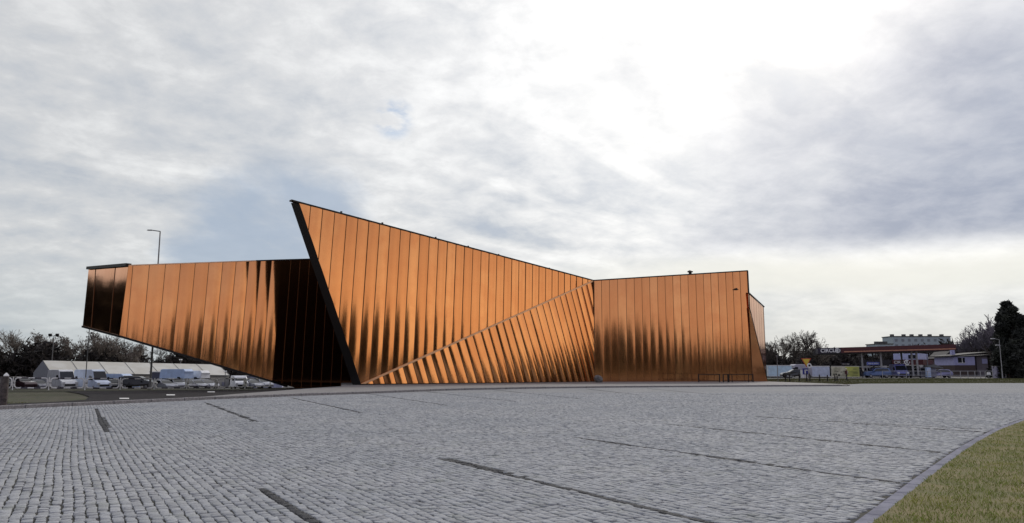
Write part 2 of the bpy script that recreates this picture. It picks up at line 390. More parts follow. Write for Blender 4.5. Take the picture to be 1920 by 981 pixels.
def setts():
    R0, R1 = .122, .168
    # grid of setts over the visible wedge, built row by row
    pts = np.array([(-48, 2.5), (48, 2.5), (48, 66), (-48, 66)])
    bmin, bmax = -75, 75
    nb = int((bmax - bmin) / R0); V = []; tone = []
    cs = []
    lawn_pad = LAWN
    sel = []
    for i in range(nb):
        b = bmin + i * R0
        L = rng.uniform(.10, .175, 1300); a = -25 + np.cumsum(L) - L / 2 + rng.uniform(0, .1)
        wv = .035 * math.sin(i * .13)
        bb = b + rng.normal(0, .006, len(a)) + .006 * np.sin(a * .9 + i * .21) + .016 * np.sin(a * .55 + 1.3) + .004 * np.sin(a * 3.3 + i * 1.7) + .05 * np.sin(a * .12 + 2)
        x = RA[0] * a + RB[0] * bb; y = RA[1] * a + RB[1] * bb
        k = (y > 6.2) & (y < YFAR) & (np.abs(x) < .70 * y + .6)
        sel.append(np.stack([x[k], y[k], L[k]], 1))
    A = np.concatenate(sel)
    def pip(P_, poly):
        x, y = P_[:, 0], P_[:, 1]; c = np.zeros(len(P_), bool); n = len(poly)
        for i in range(n):
            x1, y1 = poly[i]; x2, y2 = poly[(i + 1) % n]
            if y1 == y2: continue
            cond = ((y1 > y) != (y2 > y)) & (x < (x2 - x1) * (y - y1) / (y2 - y1) + x1); c ^= cond
        return c
    keep = pip(A, LOTP) & ~pip(A, LAWN)
    # distance to lawn edge > .40 (edging slabs lie there), to kerb > .1
    def dseg(P_, a, b):
        a = np.array(a); b = np.array(b); ab = b - a; t = np.clip(((P_ - a) @ ab) / (ab @ ab), 0, 1)
        return np.linalg.norm(P_ - (a + t[:, None] * ab), axis=1)
    for i in range(len(LAWN_EDGE) - 1): keep &= dseg(A[:, :2], LAWN_EDGE[i], LAWN_EDGE[i + 1]) > .25
    A = A[keep]; n = len(A)
    dark = np.zeros(n, bool)
    for a, b in LSEG: dark |= dseg(A[:, :2], a, b) < .085
    c = A[:, :2]; L = A[:, 2]
    W = np.full(n, R0)
    ga = rng.uniform(.000, .005, n) + np.where(rng.uniform(0,1,n)<.07,.011,0); gb = rng.uniform(.003, .009, n) + np.where(rng.uniform(0,1,n)<.16,.010,0)
    hz_ = rng.normal(0, .0035, n) - np.where(dark, .002, 0)
    rot = rng.normal(0, .035, n)
    ca_, sa_ = np.cos(rot), np.sin(rot)
    a2 = RA[None] * ca_[:, None] + RB[None] * sa_[:, None]; b2 = -RA[None] * sa_[:, None] + RB[None] * ca_[:, None]
    verts = np.zeros((n, 13, 3))
    sg = np.array([(-1, -1), (1, -1), (1, 1), (-1, 1)], float)
    for k in range(4):
        ja = rng.uniform(.0, .006, n); jb = rng.uniform(-.001, .009, n)
        ha = L / 2 - ga / 2 - ja; hb = W / 2 - gb / 2 - jb
        for r_, (ins, z) in enumerate(((.007, .0), (.001, -.005), (.0, -.026))):
            p = c + a2 * (sg[k, 0] * (ha - ins))[:, None] + b2 * (sg[k, 1] * (hb - ins))[:, None]
            verts[:, 1 + r_ * 4 + k, :2] = p
            verts[:, 1 + r_ * 4 + k, 2] = z + (hz_ if r_ < 2 else 0) + (rng.normal(0, .0015, n) if r_ == 0 else 0)
    sx_, sy_ = rng.normal(0, .045, n), rng.normal(0, .045, n)
    for k_ in range(1, 9): verts[:, k_, 2] += sx_ * (verts[:, k_, 0] - c[:, 0]) + sy_ * (verts[:, k_, 1] - c[:, 1])
    verts[:, 0, :2] = c + rng.normal(0, .01, (n, 2)); verts[:, 0, 2] = .0015 + hz_
    fc = []
    tri = [(0, 1 + k, 1 + (k + 1) % 4) for k in range(4)]
    quad = [(1 + k, 5 + k, 5 + (k + 1) % 4, 1 + (k + 1) % 4) for k in range(4)] + [(5 + k, 9 + k, 9 + (k + 1) % 4, 5 + (k + 1) % 4) for k in range(4)]
    # orientation fix: RA x RB is negative (clockwise) so flip
    tri = [t_[::-1] for t_ in tri]; quad = [q_[::-1] for q_ in quad]
    loops = []; starts = []; totals = []
    per = np.array([i for f in tri + quad for i in f]); cnt = np.array([3] * 4 + [4] * 8)
    idx = (np.arange(n)[:, None] * 13 + per[None]).ravel()
    tot = np.tile(cnt, n); st = np.concatenate([[0], np.cumsum(tot)[:-1]])
    me = bpy.data.meshes.new('paving_setts'); me.vertices.add(n * 13); me.vertices.foreach_set('co', verts.reshape(-1))
    me.loops.add(len(idx)); me.loops.foreach_set('vertex_index', idx.astype(np.int32))
    me.polygons.add(len(tot)); me.polygons.foreach_set('loop_start', st.astype(np.int32)); me.polygons.foreach_set('loop_total', tot.astype(np.int32))
    me.polygons.foreach_set('use_smooth', np.ones(len(tot), bool))
    tn = np.where(dark, rng.uniform(0, .09, n), rng.uniform(.35, 1, n) ** 1.0)
    at_ = me.attributes.new('tone', 'FLOAT', 'POINT'); at_.data.foreach_set('value', np.repeat(tn, 13).astype(np.float32))
    me.materials.append(M['sett']); me.update(); me.validate()
    o = bpy.data.objects.new('paving_setts', me); COL.objects.link(o)
    tag(o, kind='stuff'); o['label'] = 'grey granite setts laid in wavy rows across the car park with darker bay lines'
    o['category'] = 'paving'
    print('setts', n)
setts()
# bed of the setts, near part low, far part flush
def clip_y(poly, y0):
    out = []
    for i in range(len(poly)):
        a, b = poly[i], poly[(i + 1) % len(poly)]
        if a[1] >= y0: out.append(a)
        if (a[1] >= y0) != (b[1] >= y0):
            t_ = (y0 - a[1]) / (b[1] - a[1]); out.append((a[0] + (b[0] - a[0]) * t_, y0))
    return out
sheet('car_park', clip_y(LOTP, YFAR), 0., M['sett_far'], flat=0.)
sheet('car_park_bed', [(x, -y) for x, y in clip_y([(x, -y) for x, y in LOTP], -YFAR)][::-1], -.017, M['joint'], flat=0.)
# outside the wedge covered by setts: same paving as sheets left/right of the view
for poly in ([(-120, -60), (220, -60), (220, 6.25), (-120, 6.25)], [(5.05, 6.25), (60, 6.25), (90, 30), (150, YFAR), (41.3, YFAR)], [(-5.05, 6.25), (-41.3, YFAR), (-42.2, YFAR), (-36, 36), (-60, 30), (-60, 6.25)]):
    sheet('car_park', poly, -.003, M['sett_far'], flat=0.)
# dark bay lines beyond the modelled setts
def strip(pts, w_, z=None):
    mb = MB()
    for (a, b) in zip(pts[:-1], pts[1:]):
        a, b = np.array(a, float), np.array(b, float); dd = (b - a) / np.linalg.norm(b - a); nn = np.array([-dd[1], dd[0]]) * w_ / 2
        q = [a - nn, b - nn, b + nn, a + nn]
        mb.add([(p[0], p[1], (gz(p[0], p[1]) if z is None else z)) for p in q], [(0, 1, 2, 3)])
    return mb
mb = MB()
for a, b in LSEG:
    if max(a[1], b[1]) > YFAR:
        if a[1] < YFAR or b[1] < YFAR:
            lo, hi = (a, b) if a[1] < b[1] else (b, a); t_ = (YFAR - lo[1]) / (hi[1] - lo[1]); a, b = lo + (hi - lo) * t_, hi
        s_ = strip([a, b], .17, .004); mb.add(s_.v, s_.f)
tag(mb.build('bay_markings', M['asphalt']), kind='structure')

# flush edging slabs round the lawn
M['edging'] = mat('edging_slab', (.20, .20, .24), .95, spec=.1, noise=(2.5, (.27, .27, .32), .4, .6), bump=.3, bscale=25)
def resample(pts, step):
    out = [np.array(pts[0], float)]; acc = 0
    for a, b in zip(pts[:-1], pts[1:]):
        a, b = np.array(a, float), np.array(b, float); L = np.linalg.norm(b - a); t_ = step - acc
        while t_ < L: out.append(a + (b - a) * t_ / L); t_ += step
        acc = (acc + L) % step if L + acc >= step else acc + L
    return out
def slabs(name, pts, step, w_, side, z0, z1, m_, gap, jit=.0):
    P_ = resample(pts, step); mb = MB()
    for a, b in zip(P_[:-1], P_[1:]):
        dd = (b - a) / np.linalg.norm(b - a); nn = np.array([-dd[1], dd[0]]) * side
        a1, b1 = a + dd * gap / 2, b - dd * gap / 2; h = z1 + random.uniform(-jit, jit); cw = min(.02, (z1 - z0) * .4)
        c = [a1, b1, b1 + nn * w_, a1 + nn * w_]; ci = [a1 + dd * cw + nn * cw, b1 - dd * cw + nn * cw, b1 - dd * cw + nn * (w_ - cw), a1 + dd * cw + nn * (w_ - cw)]
        V = [(p[0], p[1], gz(p[0], p[1]) + z0) for p in c] + [(p[0], p[1], gz(p[0], p[1]) + h - cw) for p in c] + [(p[0], p[1], gz(p[0], p[1]) + h) for p in ci]
        f = [(8, 9, 10, 11)] + [(i, (i + 1) % 4, 4 + (i + 1) % 4, 4 + i) for i in range(4)] + [(4 + i, 4 + (i + 1) % 4, 8 + (i + 1) % 4, 8 + i) for i in range(4)]
        if side < 0: f = [q[::-1] for q in f]
        mb.add(V, f)
    o = mb.build(name, m_); tag(o, kind='structure'); return o
slabs('lawn_edging', LAWN_EDGE, .95, .19, 1, -.03, .006, M['edging'], .012, .002)
slabs('kerb', [k0] + KERB, 2.3, .20, 1, -.05, .165, M['granite'], .07, .008)
# end of kerb returns behind
kr = KERB[-1]
slabs('kerb', [kr, (kr[0] + 1.0, kr[1] + 2.), (kr[0] + 1.6, kr[1] + 5), (kr[0] + 1.7, kr[1] + 12)], 1.2, .16, 1, -.05, .12, M['granite'], .03, .004)

# pavement (raised plaza) behind the kerb
def offs(pts, dist):
    out = []
    for i, p in enumerate(pts):
        a = np.array(pts[max(i - 1, 0)]); b = np.array(pts[min(i + 1, len(pts) - 1)]); dd = (b - a) / np.linalg.norm(b - a)
        out.append((p[0] - dd[1] * dist, p[1] + dd[0] * dist))
    return out
KIN = offs(KERB, .205)
q = [at(*p, .115) for p in ((640, 724.5), (600, 727), (520, 733), (440, 739), (370, 745))]
plaza = KIN[4:] + [(kr[0] + 1.4, kr[1] + 6), (kr[0] + 1.5, kr[1] + 14), (36, 125), (-8, 135), (-22, 100)] + [(p.x, p.y) for p in q]
sheet('pavement', plaza, .115, M['pavement'], flat=0.)
# dark strip of asphalt road between kerb and barriers, dashes painted on it
def onter(u, v_, o_=.012):
    z = 0.
    for _ in range(8): p = at(u, v_, z + o_); z = gz(p.x, p.y)
    return p
ROAD = [(p.x, p.y) for p in [onter(*q_, 0.) for q_ in ((-200, 771), (0, 763.5), (120, 758.5), (200, 756), (300, 750.5), (370, 746.5), (440, 740.5), (520, 734.5), (600, 728.5), (650, 725))]]
ROAD += [(-17, 95), (-24, 98)] + [(p.x, p.y) for p in [onter(*q_, 0.) for q_ in ((480, 731.5), (400, 732), (300, 732.5), (200, 733.), (120, 733.8), (150, 738), (168, 744), (160, 749.5), (90, 754), (0, 757.5), (-200, 763))]]
sheet('road', ROAD, .0, M['asphalt'], step=3.)
ap = sheet('vehicle_yard', [(-140, 95), (-80, 90), (-50, 94), (-36, 101), (-22, 112), (-20, 190), (-60, 200), (-150, 200)], .0, M['lot_asphalt'], step=4.)
for u0, u1, v in ((225, 241, 746), (313, 327, 739.5), (390, 403, 733.5)):
    pass
mb = MB()
for u0, u1, v in ((224, 242, 746.2), (312, 328, 739.6), (389, 403, 733.8)):
    def onter(u, v_):
        z = 0.
        for _ in range(6): p = at(u, v_, z + .012); z = gz(p.x, p.y)
        return p
    a, b = onter(u0, v), onter(u1, v); c, e = onter(u1, v + 1.9), onter(u0, v + 1.9)
    mb.add([(p.x, p.y, gz(p.x, p.y) + .014) for p in (e, c, b, a)], [(0, 1, 2, 3)])
tag(mb.build('road_marking', M['paint']), kind='structure')
# forecourt asphalt on the right
sheet('forecourt', [(46, 122), (150, 126), (160, 190), (30, 190)], .0, M['lot_asphalt'], step=5.)

# ---------------------------------------------------------------- grass
def grass_mat(name, a, b, c_):
    m_ = bpy.data.materials.new(name); m_.use_nodes = True; t = NT(m_.node_tree)
    g = t.n('ShaderNodeTexCoord').outputs['Object']
    r_ = t.n('ShaderNodeAttribute', attribute_name='tone').outputs['Fac']
    c = t.mix(t.mapr(t.noise(g, 1.3, 6, .65), .45, .68), a, b)
    c = t.mix(t.m('MULTIPLY', t.mapr(t.noise(g, 4.5, 4, .6), .50, .68), .6), c, tuple(x * .45 for x in a))
    c = t.mix(t.m('MULTIPLY', r_, .7), c, c_)
    bs = t.n('ShaderNodeBsdfPrincipled', {'Base Color': c, 'Roughness': .75, 'Specular IOR Level': .25})
    t.t.links.new(bs.outputs[0], t.n('ShaderNodeOutputMaterial').inputs[0]); return m_
M['blade'] = grass_mat('grass_blade', (.20, .27, .045), (.34, .35, .065), (.38, .36, .15))
M['verge_blade'] = grass_mat('verge_blade', (.10, .12, .03), (.14, .125, .05), (.15, .135, .07))
M['soil'] = mat('moss_soil', (.14, .13, .045), .95, noise=(1.4, (.20, .16, .07), .38, .62), bump=.8, bscale=25)
def blades(name, P_, h, wd, m_, label, zf):
    n = len(P_); th = rng.uniform(0, 2 * np.pi, n); hh = h * rng.uniform(.5, 1.15, n); ln = rng.uniform(.2, .95, n) * hh
    dx, dy = np.cos(th), np.sin(th); ph = rng.uniform(0, 2 * np.pi, n)
    V = np.zeros((n, 4, 3)); w2 = wd * rng.uniform(.6, 1.2, n) / 2
    z0 = zf
    V[:, 0] = np.stack([P_[:, 0] - dx * w2, P_[:, 1] - dy * w2, z0], 1); V[:, 1] = np.stack([P_[:, 0] + dx * w2, P_[:, 1] + dy * w2, z0], 1)
    mx, my = P_[:, 0] + np.cos(ph) * ln * .35, P_[:, 1] + np.sin(ph) * ln * .35
    V[:, 2] = np.stack([mx + dx * w2 * .8, my + dy * w2 * .8, z0 + hh * .6], 1)
    V[:, 3] = np.stack([P_[:, 0] + np.cos(ph) * ln, P_[:, 1] + np.sin(ph) * ln, z0 + hh], 1)
    idx = (np.arange(n)[:, None] * 4 + np.array([0, 1, 2, 0, 2, 3])[None]).ravel()
    me = bpy.data.meshes.new(name); me.vertices.add(n * 4); me.vertices.foreach_set('co', V.reshape(-1))
    me.loops.add(n * 6); me.loops.foreach_set('vertex_index', idx.astype(np.int32)); me.polygons.add(n * 2)
    me.polygons.foreach_set('loop_start', (np.arange(n * 2) * 3).astype(np.int32)); me.polygons.foreach_set('loop_total', np.full(n * 2, 3, np.int32))
    at_ = me.attributes.new('tone', 'FLOAT', 'POINT'); at_.data.foreach_set('value', np.repeat(rng.uniform(0, 1, n), 4).astype(np.float32))
    me.materials.append(m_); me.update(); o = bpy.data.objects.new(name, me); COL.objects.link(o)
    tag(o, label, 'grass', None, 'stuff'); return o
def pip_np(P_, poly):
    x, y = P_[:, 0], P_[:, 1]; c = np.zeros(len(P_), bool); n = len(poly)
    for i in range(n):
        x1, y1 = poly[i]; x2, y2 = poly[(i + 1) % n]
        if y1 == y2: continue
        c ^= ((y1 > y) != (y2 > y)) & (x < (x2 - x1) * (y - y1) / (y2 - y1) + x1)
    return c
def lump(P_): return .012 * np.sin(P_[:, 0] * 2.1) * np.cos(P_[:, 1] * 1.7) + .010 * np.sin(P_[:, 0] * 5.3 + 1) * np.sin(P_[:, 1] * 4.4)
sheet('lawn_soil', LAWN, .022, M['soil'], flat=0.)
cand = np.stack([rng.uniform(3, 30, 520000), 6 + 40 * rng.uniform(0, 1, 520000) ** 1.7], 1)
cand = cand[pip_np(cand, LAWN) & (cand[:, 0] < .72 * cand[:, 1] + 1.5)]
blades('lawn_grass', cand, .045, .009, M['blade'], 'short mossy yellow-green lawn in the right foreground', .018 + lump(cand))
print('blades', len(cand))
cand = np.stack([rng.uniform(-60, -24, 60000), rng.uniform(34, 92, 60000)], 1)
LV = [(-60, 30), KERB[1], KERB[2], KERB[3], (ROAD[0][0], ROAD[0][1]), (-44, 52), (-50, 62), (-56, 74), (-60, 78), (-80, 80)]
LV = [(p[0], p[1]) for p in LV]
k_ = pip_np(cand, [(-75, 40), (KERB[1][0], KERB[1][1] + .4), (KERB[2][0], KERB[2][1] + .4), (KERB[3][0], KERB[3][1] + .4), (-29, 43), (-44, 55), (-57, 75), (-75, 80)])
cand = cand[k_]; blades('verge_grass', cand, .07, .03, M['verge_blade'], 'rough dull grass between kerb and barriers on the left', np.array([gz(a, b) - .06 for a, b in cand]))
cand = np.stack([rng.uniform(36, 120, 90000), rng.uniform(100, 123, 90000)], 1)
k_ = ~pip_np(cand, LOTP); cand = cand[k_]
blades('roadside_grass', cand, .13, .05, M['verge_blade'], 'strip of rough grass between paving and forecourt', np.array([gz(a, b) - .06 for a, b in cand]))
# ================================================================== the copper building
class Plane:
    def __init__(s, A, B, C):
        s.o = Vector(A); e1 = (Vector(B) - s.o); n = e1.cross(Vector(C) - s.o).normalized()
        if n.dot(Vector((0, 0, EYE)) - s.o) < 0: n = -n
        s.n = n; h = Vector((0, 0, 1)).cross(n)
        s.e1 = h.normalized(); s.e2 = n.cross(s.e1)
    def hit(s, u, v):
        r = ray(u, v); c = Vector((0, 0, EYE)); k = (s.o - c).dot(s.n) / r.dot(s.n); return c + r * k
    def to2(s, p): q = Vector(p) - s.o; return (q.dot(s.e1), q.dot(s.e2))
    def to3(s, q, off=0.): return s.o + s.e1 * q[0] + s.e2 * q[1] + s.n * off
    def px(s, u, v): return s.to2(s.hit(u, v))
def clip_half(poly, a, b, keep_left=True):
    """keep the side of line a->b"""
    out = []; n = len(poly)
    def sd(p):
        d_ = (b[0] - a[0]) * (p[1] - a[1]) - (b[1] - a[1]) * (p[0] - a[0]); return d_ if keep_left else -d_
    for i in range(n):
        p, q = poly[i], poly[(i + 1) % n]; sp, sq = sd(p), sd(q)
        if sp >= -1e-9: out.append(p)
        if (sp > 1e-9 and sq < -1e-9) or (sp < -1e-9 and sq > 1e-9):
            t_ = sp / (sp - sq); out.append((p[0] + (q[0] - p[0]) * t_, p[1] + (q[1] - p[1]) * t_))
    return out
def lerp(a, b, t_): return (a[0] + (b[0] - a[0]) * t_, a[1] + (b[1] - a[1]) * t_)
def clad(name, pl, poly, seams, parent, off, bow=.016, K=8, seamw=.075, mats=None, zband=1.6, wav=.003, tilt=.0, label=None, seamh=.045):
    """poly and seams in plane coords; seams = list of (top, bottom) lines ordered left to right (screen)"""
    verts, faces, mi, tones = [], [], [], []
    ys = [p[1] for p in poly]; y0, y1 = min(ys), max(ys)
    xs = [p[0] for p in poly]; xa, xb = min(xs), max(xs)
    def ext(s_):
        (tx, ty), (bx, by) = s_; k = (tx - bx) / (ty - by) if abs(ty - by) > 1e-6 else 0
        return (bx + k * (y1 + 5 - by), y1 + 5), (bx + k * (y0 - 5 - by), y0 - 5)
    L = [ext(s_) for s_ in seams]
    # outer lines beyond first and last
    def shift(l, dx): return (l[0][0] + dx, l[0][1]), (l[1][0] + dx, l[1][1])
    wl = (L[1][0][0] - L[0][0][0] + L[1][1][0] - L[0][1][0]) / 2; wr = (L[-1][0][0] - L[-2][0][0] + L[-1][1][0] - L[-2][1][0]) / 2
    n_l = 0
    pre = []; c_ = L[0]
    while max(c_[0][0], c_[1][0]) > xa - .01 and len(pre) < 20: c_ = shift(c_, -abs(wl)); pre.insert(0, c_)
    if not pre or max(pre[0][0][0], pre[0][1][0]) > xa: pre.insert(0, shift(L[0] if not pre else pre[0], -abs(wl) * 3))
    post = []; c_ = L[-1]
    while min(c_[0][0], c_[1][0]) < xb + .5 and len(post) < 40: c_ = shift(c_, abs(wr)); post.append(c_)
    A = pre + L + post
    nb = max(2, int((y1 - y0) / zband))
    for i in range(len(A) - 1):
        l0_, l1_ = A[i], A[i + 1]; tn = random.random(); am = bow * random.uniform(.75, 1.25); wa = random.uniform(-1, 1) * wav; ph = random.uniform(0, 6.28)
        tl = random.gauss(0, 1) * tilt
        cell = clip_half(clip_half(poly, l0_[1], l0_[0], False), l1_[1], l1_[0], True)
        if len(cell) < 3: continue
        vid = {}
        def vtx(p):
            key = (round(p[0], 4), round(p[1], 4))
            if key not in vid:
                k0_ = (l0_[0][0] - l0_[1][0]) / (l0_[0][1] - l0_[1][1]); k1_ = (l1_[0][0] - l1_[1][0]) / (l1_[0][1] - l1_[1][1])
                xl = l0_[1][0] + k0_ * (p[1] - l0_[1][1]); xr = l1_[1][0] + k1_ * (p[1] - l1_[1][1])
                f = (p[0] - xl) / max(xr - xl, 1e-3); f = min(1., max(0., f))
                h = am * (1 - (2 * f - 1) ** 2) + wa * math.sin(p[1] * .7 + ph) * math.sin(f * math.pi) + tl * (f - .5)
                vid[key] = len(verts); verts.append(tuple(pl.to3(p, h))); tones.append(tn)
            return vid[key]
        for k in range(K):
            a_ = (lerp(l0_[0], l1_[0], k / K), lerp(l0_[1], l1_[1], k / K)); b_ = (lerp(l0_[0], l1_[0], (k + 1) / K), lerp(l0_[1], l1_[1], (k + 1) / K))
            st = clip_half(clip_half(cell, a_[1], a_[0], False), b_[1], b_[0], True)
            if len(st) < 3: continue
            for j in range(nb):
                za, zb = y0 + (y1 - y0) * j / nb, y0 + (y1 - y0) * (j + 1) / nb
                q_ = st
                if j > 0: q_ = clip_half(q_, (0, za), (1, za), True)
                if len(q_) >= 3 and j < nb - 1: q_ = clip_half(q_, (0, zb), (1, zb), False)
                if len(q_) < 3: continue
                ids = []
                for p in q_:
                    v_ = vtx(p)
                    if not ids or ids[-1] != v_: ids.append(v_)
                if ids[0] == ids[-1]: ids.pop()
                if len(ids) >= 3: faces.append(tuple(ids)); mi.append(0)
    # standing seams, their dark tone also painting in the shadow gap beside them
    for l in A:
        a_, b_ = l
        # clip the seam line with the polygon
        s0, s1 = 0., 1.; dx, dy = b_[0] - a_[0], b_[1] - a_[1]
        hits = []
        for i in range(len(poly)):
            p, q_ = poly[i], poly[(i + 1) % len(poly)]
            ex, ey = q_[0] - p[0], q_[1] - p[1]; den = dx * ey - dy * ex
            if abs(den) < 1e-9: continue
            t_ = ((p[0] - a_[0]) * ey - (p[1] - a_[1]) * ex) / den; u_ = ((p[0] - a_[0]) * dy - (p[1] - a_[1]) * dx) / den
            if -1e-6 <= u_ <= 1 + 1e-6: hits.append(t_)
        if len(hits) < 2: continue
        s0, s1 = min(hits), max(hits)
        if s1 - s0 < 1e-3: continue
        A0 = pl.to3((a_[0] + dx * s0, a_[1] + dy * s0)); B0 = pl.to3((a_[0] + dx * s1, a_[1] + dy * s1))
        dr = (B0 - A0).normalized(); sd = dr.cross(pl.n).normalized() * seamw / 2
        b0 = len(verts); V = [A0 - sd - pl.n * .02, A0 + sd - pl.n * .02, A0 + sd * .6 + pl.n * seamh, A0 - sd * .6 + pl.n * seamh]
        V += [v_ + (B0 - A0) for v_ in V]
        verts += [tuple(v_) for v_ in V]; tones += [.5] * 8
        for f in ((3, 2, 1, 0), (4, 5, 6, 7), (0, 1, 5, 4), (1, 2, 6, 5), (2, 3, 7, 6), (3, 0, 4, 7)): faces.append(tuple(b0 + i for i in f)); mi.append(1)
    o = mesh_obj(name, verts, faces, mats or [M['copper'], M['copper_dark']], parent, mi, False, off)
    me = o.data
    me.polygons.foreach_set('use_smooth', [m_ == 0 for m_ in mi])
    at_ = me.attributes.new('tone', 'FLOAT', 'POINT'); at_.data.foreach_set('value', tones)
    # face winding towards the plane normal for the cladding
    import bmesh
    bm_ = bmesh.new(); bm_.from_mesh(me)
    for f in bm_.faces:
        if f.material_index == 0:
            f.normal_update()
            if f.normal.dot(pl.n) < 0: f.normal_flip()
    bm_.to_mesh(me); bm_.free(); me.update()
    if label: o['label'] = label
    return o
def quad_obj(name, pts, m_, parent, off, extra=None):
    return mesh_obj(name, pts, extra or [tuple(range(len(pts)))], m_, parent, None, False, off)
PZ = .115
P1 = atY(675, 720.8, 84.); P1.z = 0.; P2 = atY(1113, 716, 110.); P2.z = 0.; P3 = atY(1411, 716, 113.); P3.z = 0.
OFF = (P1.x, P1.y, 0.)
HALL = thing('copper_hall', 'angular copper clad hall with pointed prow and raised left wing beside the car park', 'building', OFF)
UP = Vector((0, 0, 1))
main = Plane(P1, P2, P1 + UP)
Abase = main.px(676.5, 722.5); 
A_top = main.px(560, 378); D_ = main.px(1112, 527)
mb_l = main.px(679, 722); d2 = main.px(1113, 527)
# ---- main facade
tops = [(530 + z_ / 2.652) for z_ in (82, 140, 200, 260, 320, 375, 430, 483, 535, 587, 635, 683, 730, 775, 820, 863, 905, 946, 987, 1027, 1065, 1103, 1140, 1175, 1209, 1243, 1275, 1308, 1340, 1371, 1402, 1432, 1462, 1492, 1518)]
def seam_px(pl, u, v, lean, dv=150): return (pl.px(u, v), pl.px(u - lean * dv, v + dv))
ms = []
for u in tops:
    v = 378 + (u - 560) * (527 - 378) / (1112 - 560)
    lean = .088 + (u - 590) / (950 - 590) * (.02 - .088) if u < 950 else .02 - (u - 950) / 150 * .02
    ms.append(seam_px(main, u, v, lean))
clad('prow_wall', main, [A_top, main.px(1112, 527), main.px(677.5, 722.3)], ms, HALL, OFF, bow=.038, tilt=.012)
# ---- folded triangle: foot pushed out of the main plane
P2b = P2 + main.n * .30
tri = Plane(P1, P2b, main.hit(1112, 527))
tt = [698, 717.8, 736.6, 755.2, 773.4, 791, 808, 824.8, 840, 855.8, 870.8, 886, 901, 915, 928.8, 942, 954.9, 968, 980.6, 993, 1005, 1017, 1027.7, 1038.8, 1050, 1060, 1070.5, 1080.7, 1090.8, 1100.4]
tb = [700.7, 722, 743, 764.4, 785, 804.9, 824.3, 843, 861, 879, 895.4, 912.5, 928.8, 943.8, 958.7, 973.5, 988.5, 1003, 1017, 1030.4, 1043, 1056, 1068.3, 1080, 1092, 1103.5, 1115, 1126, 1137, 1147.5]
ts = []
for a, b in zip(tt, tb):
    va = 720 - (a - 678) * (720 - 527) / (1112 - 678)
    ts.append((tri.px(a, va), tri.px(b, 719)))
clad('folded_wall', tri, [tri.px(1112, 527), tri.px(677, 722), tri.px(1114.5, 718.5)], ts, HALL, OFF, bow=.050, seamw=.09, wav=.006)
# pale flashing along the fold
mb = MB(); a, b = main.hit(676.5, 721.5), main.hit(1112.5, 526.5)
mb.bar(a + main.n * .05, b + main.n * .05, .10, .22); mb.build('fold_flashing', M['copper_edge'], HALL, off=OFF)
# ---- prow edge: thick dark leaning fin left of the facade
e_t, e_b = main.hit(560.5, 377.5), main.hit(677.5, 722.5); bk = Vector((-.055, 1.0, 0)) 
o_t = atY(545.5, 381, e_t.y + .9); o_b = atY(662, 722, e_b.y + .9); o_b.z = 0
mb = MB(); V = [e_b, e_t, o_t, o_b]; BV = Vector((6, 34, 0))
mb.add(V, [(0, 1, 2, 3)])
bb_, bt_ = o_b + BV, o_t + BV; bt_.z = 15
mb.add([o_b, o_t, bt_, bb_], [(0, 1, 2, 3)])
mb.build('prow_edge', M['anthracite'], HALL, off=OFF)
tD = main.hit(1112, 527)
mb = MB(); bD = tD + BV; bD.z = 11
mb.add([e_t, tD, bD, bt_, o_t], [(0, 1, 2, 3), (0, 3, 4)])
mb.add([bt_, bD, Vector((bD.x, bD.y, 0)), bb_], [(0, 1, 2, 3)])
mb.build('roof', M['roof'], HALL, off=OFF)
def coping(a, b, th=.16, dp=.5, pl_=None, mt='black_metal', nm='coping'):
    m_ = MB(); n_ = pl_.n if pl_ else Vector((0, -1, 0))
    m_.bar(Vector(a) + n_ * (.09 - dp / 2), Vector(b) + n_ * (.09 - dp / 2), dp, th); m_.build(nm, M[mt], HALL, off=OFF)
coping(main.hit(546, 375.6), main.hit(1113, 526.2), pl_=main)
# small clips on the coping
for u in (640, 717, 817, 878, 935, 1030):
    v = 377 + (u - 560) * (526.5 - 377) / (1112 - 560); p = main.hit(u, v - 1.2); m_ = MB(); m_.box(p, (.20, .2, .12)); m_.build('coping_clip', M['black_metal'], HALL, off=OFF)
# ---- right volume
rv = Plane(P2 + main.n * .0, P3, P2 + UP)
rt = [1080 + z_ / 3.925 for z_ in (188, 246, 306, 368, 428, 484, 541, 598, 654, 711, 767, 823, 880, 936, 990, 1045, 1100, 1152, 1205)]
rs = []
for u in rt:
    v = 527 + (u - 1112) * (508.5 - 527) / (1401 - 1112)
    rs.append(seam_px(rv, u, v, -(.010 + (u - 1120) / 270 * .034)))
clad('right_wall', rv, [rv.px(1113, 527), rv.px(1401, 509), rv.px(1412, 719), rv.px(1114.8, 719)], rs, HALL, OFF, bow=.015, seamw=.06, wav=.004, tilt=.010)
coping(rv.hit(1113, 526), rv.hit(1402, 507.8), pl_=rv)
m_ = MB(); m_.bar(rv.hit(1401.6, 508) , rv.hit(1412.6, 719), .12, .2); m_.build('corner_trim', M['black_metal'], HALL, off=OFF)
m_ = MB(); m_.bar(rv.hit(1113.6, 528) + rv.n * .03, rv.hit(1114.8, 718) + rv.n * .03, .09, .12); m_.build('corner_trim', M['copper_dark'], HALL, off=OFF)
m_ = MB(); m_.bar(rv.hit(1114, 717.3) + rv.n * .08, rv.hit(1412, 717.8) + rv.n * .08, .2, .12); m_.bar(main.hit(676, 721) + main.n * .12, P2b + main.n * .12 + UP * .1, .2, .12); m_.build('base_trim', M['black_metal'], HALL, off=OFF)
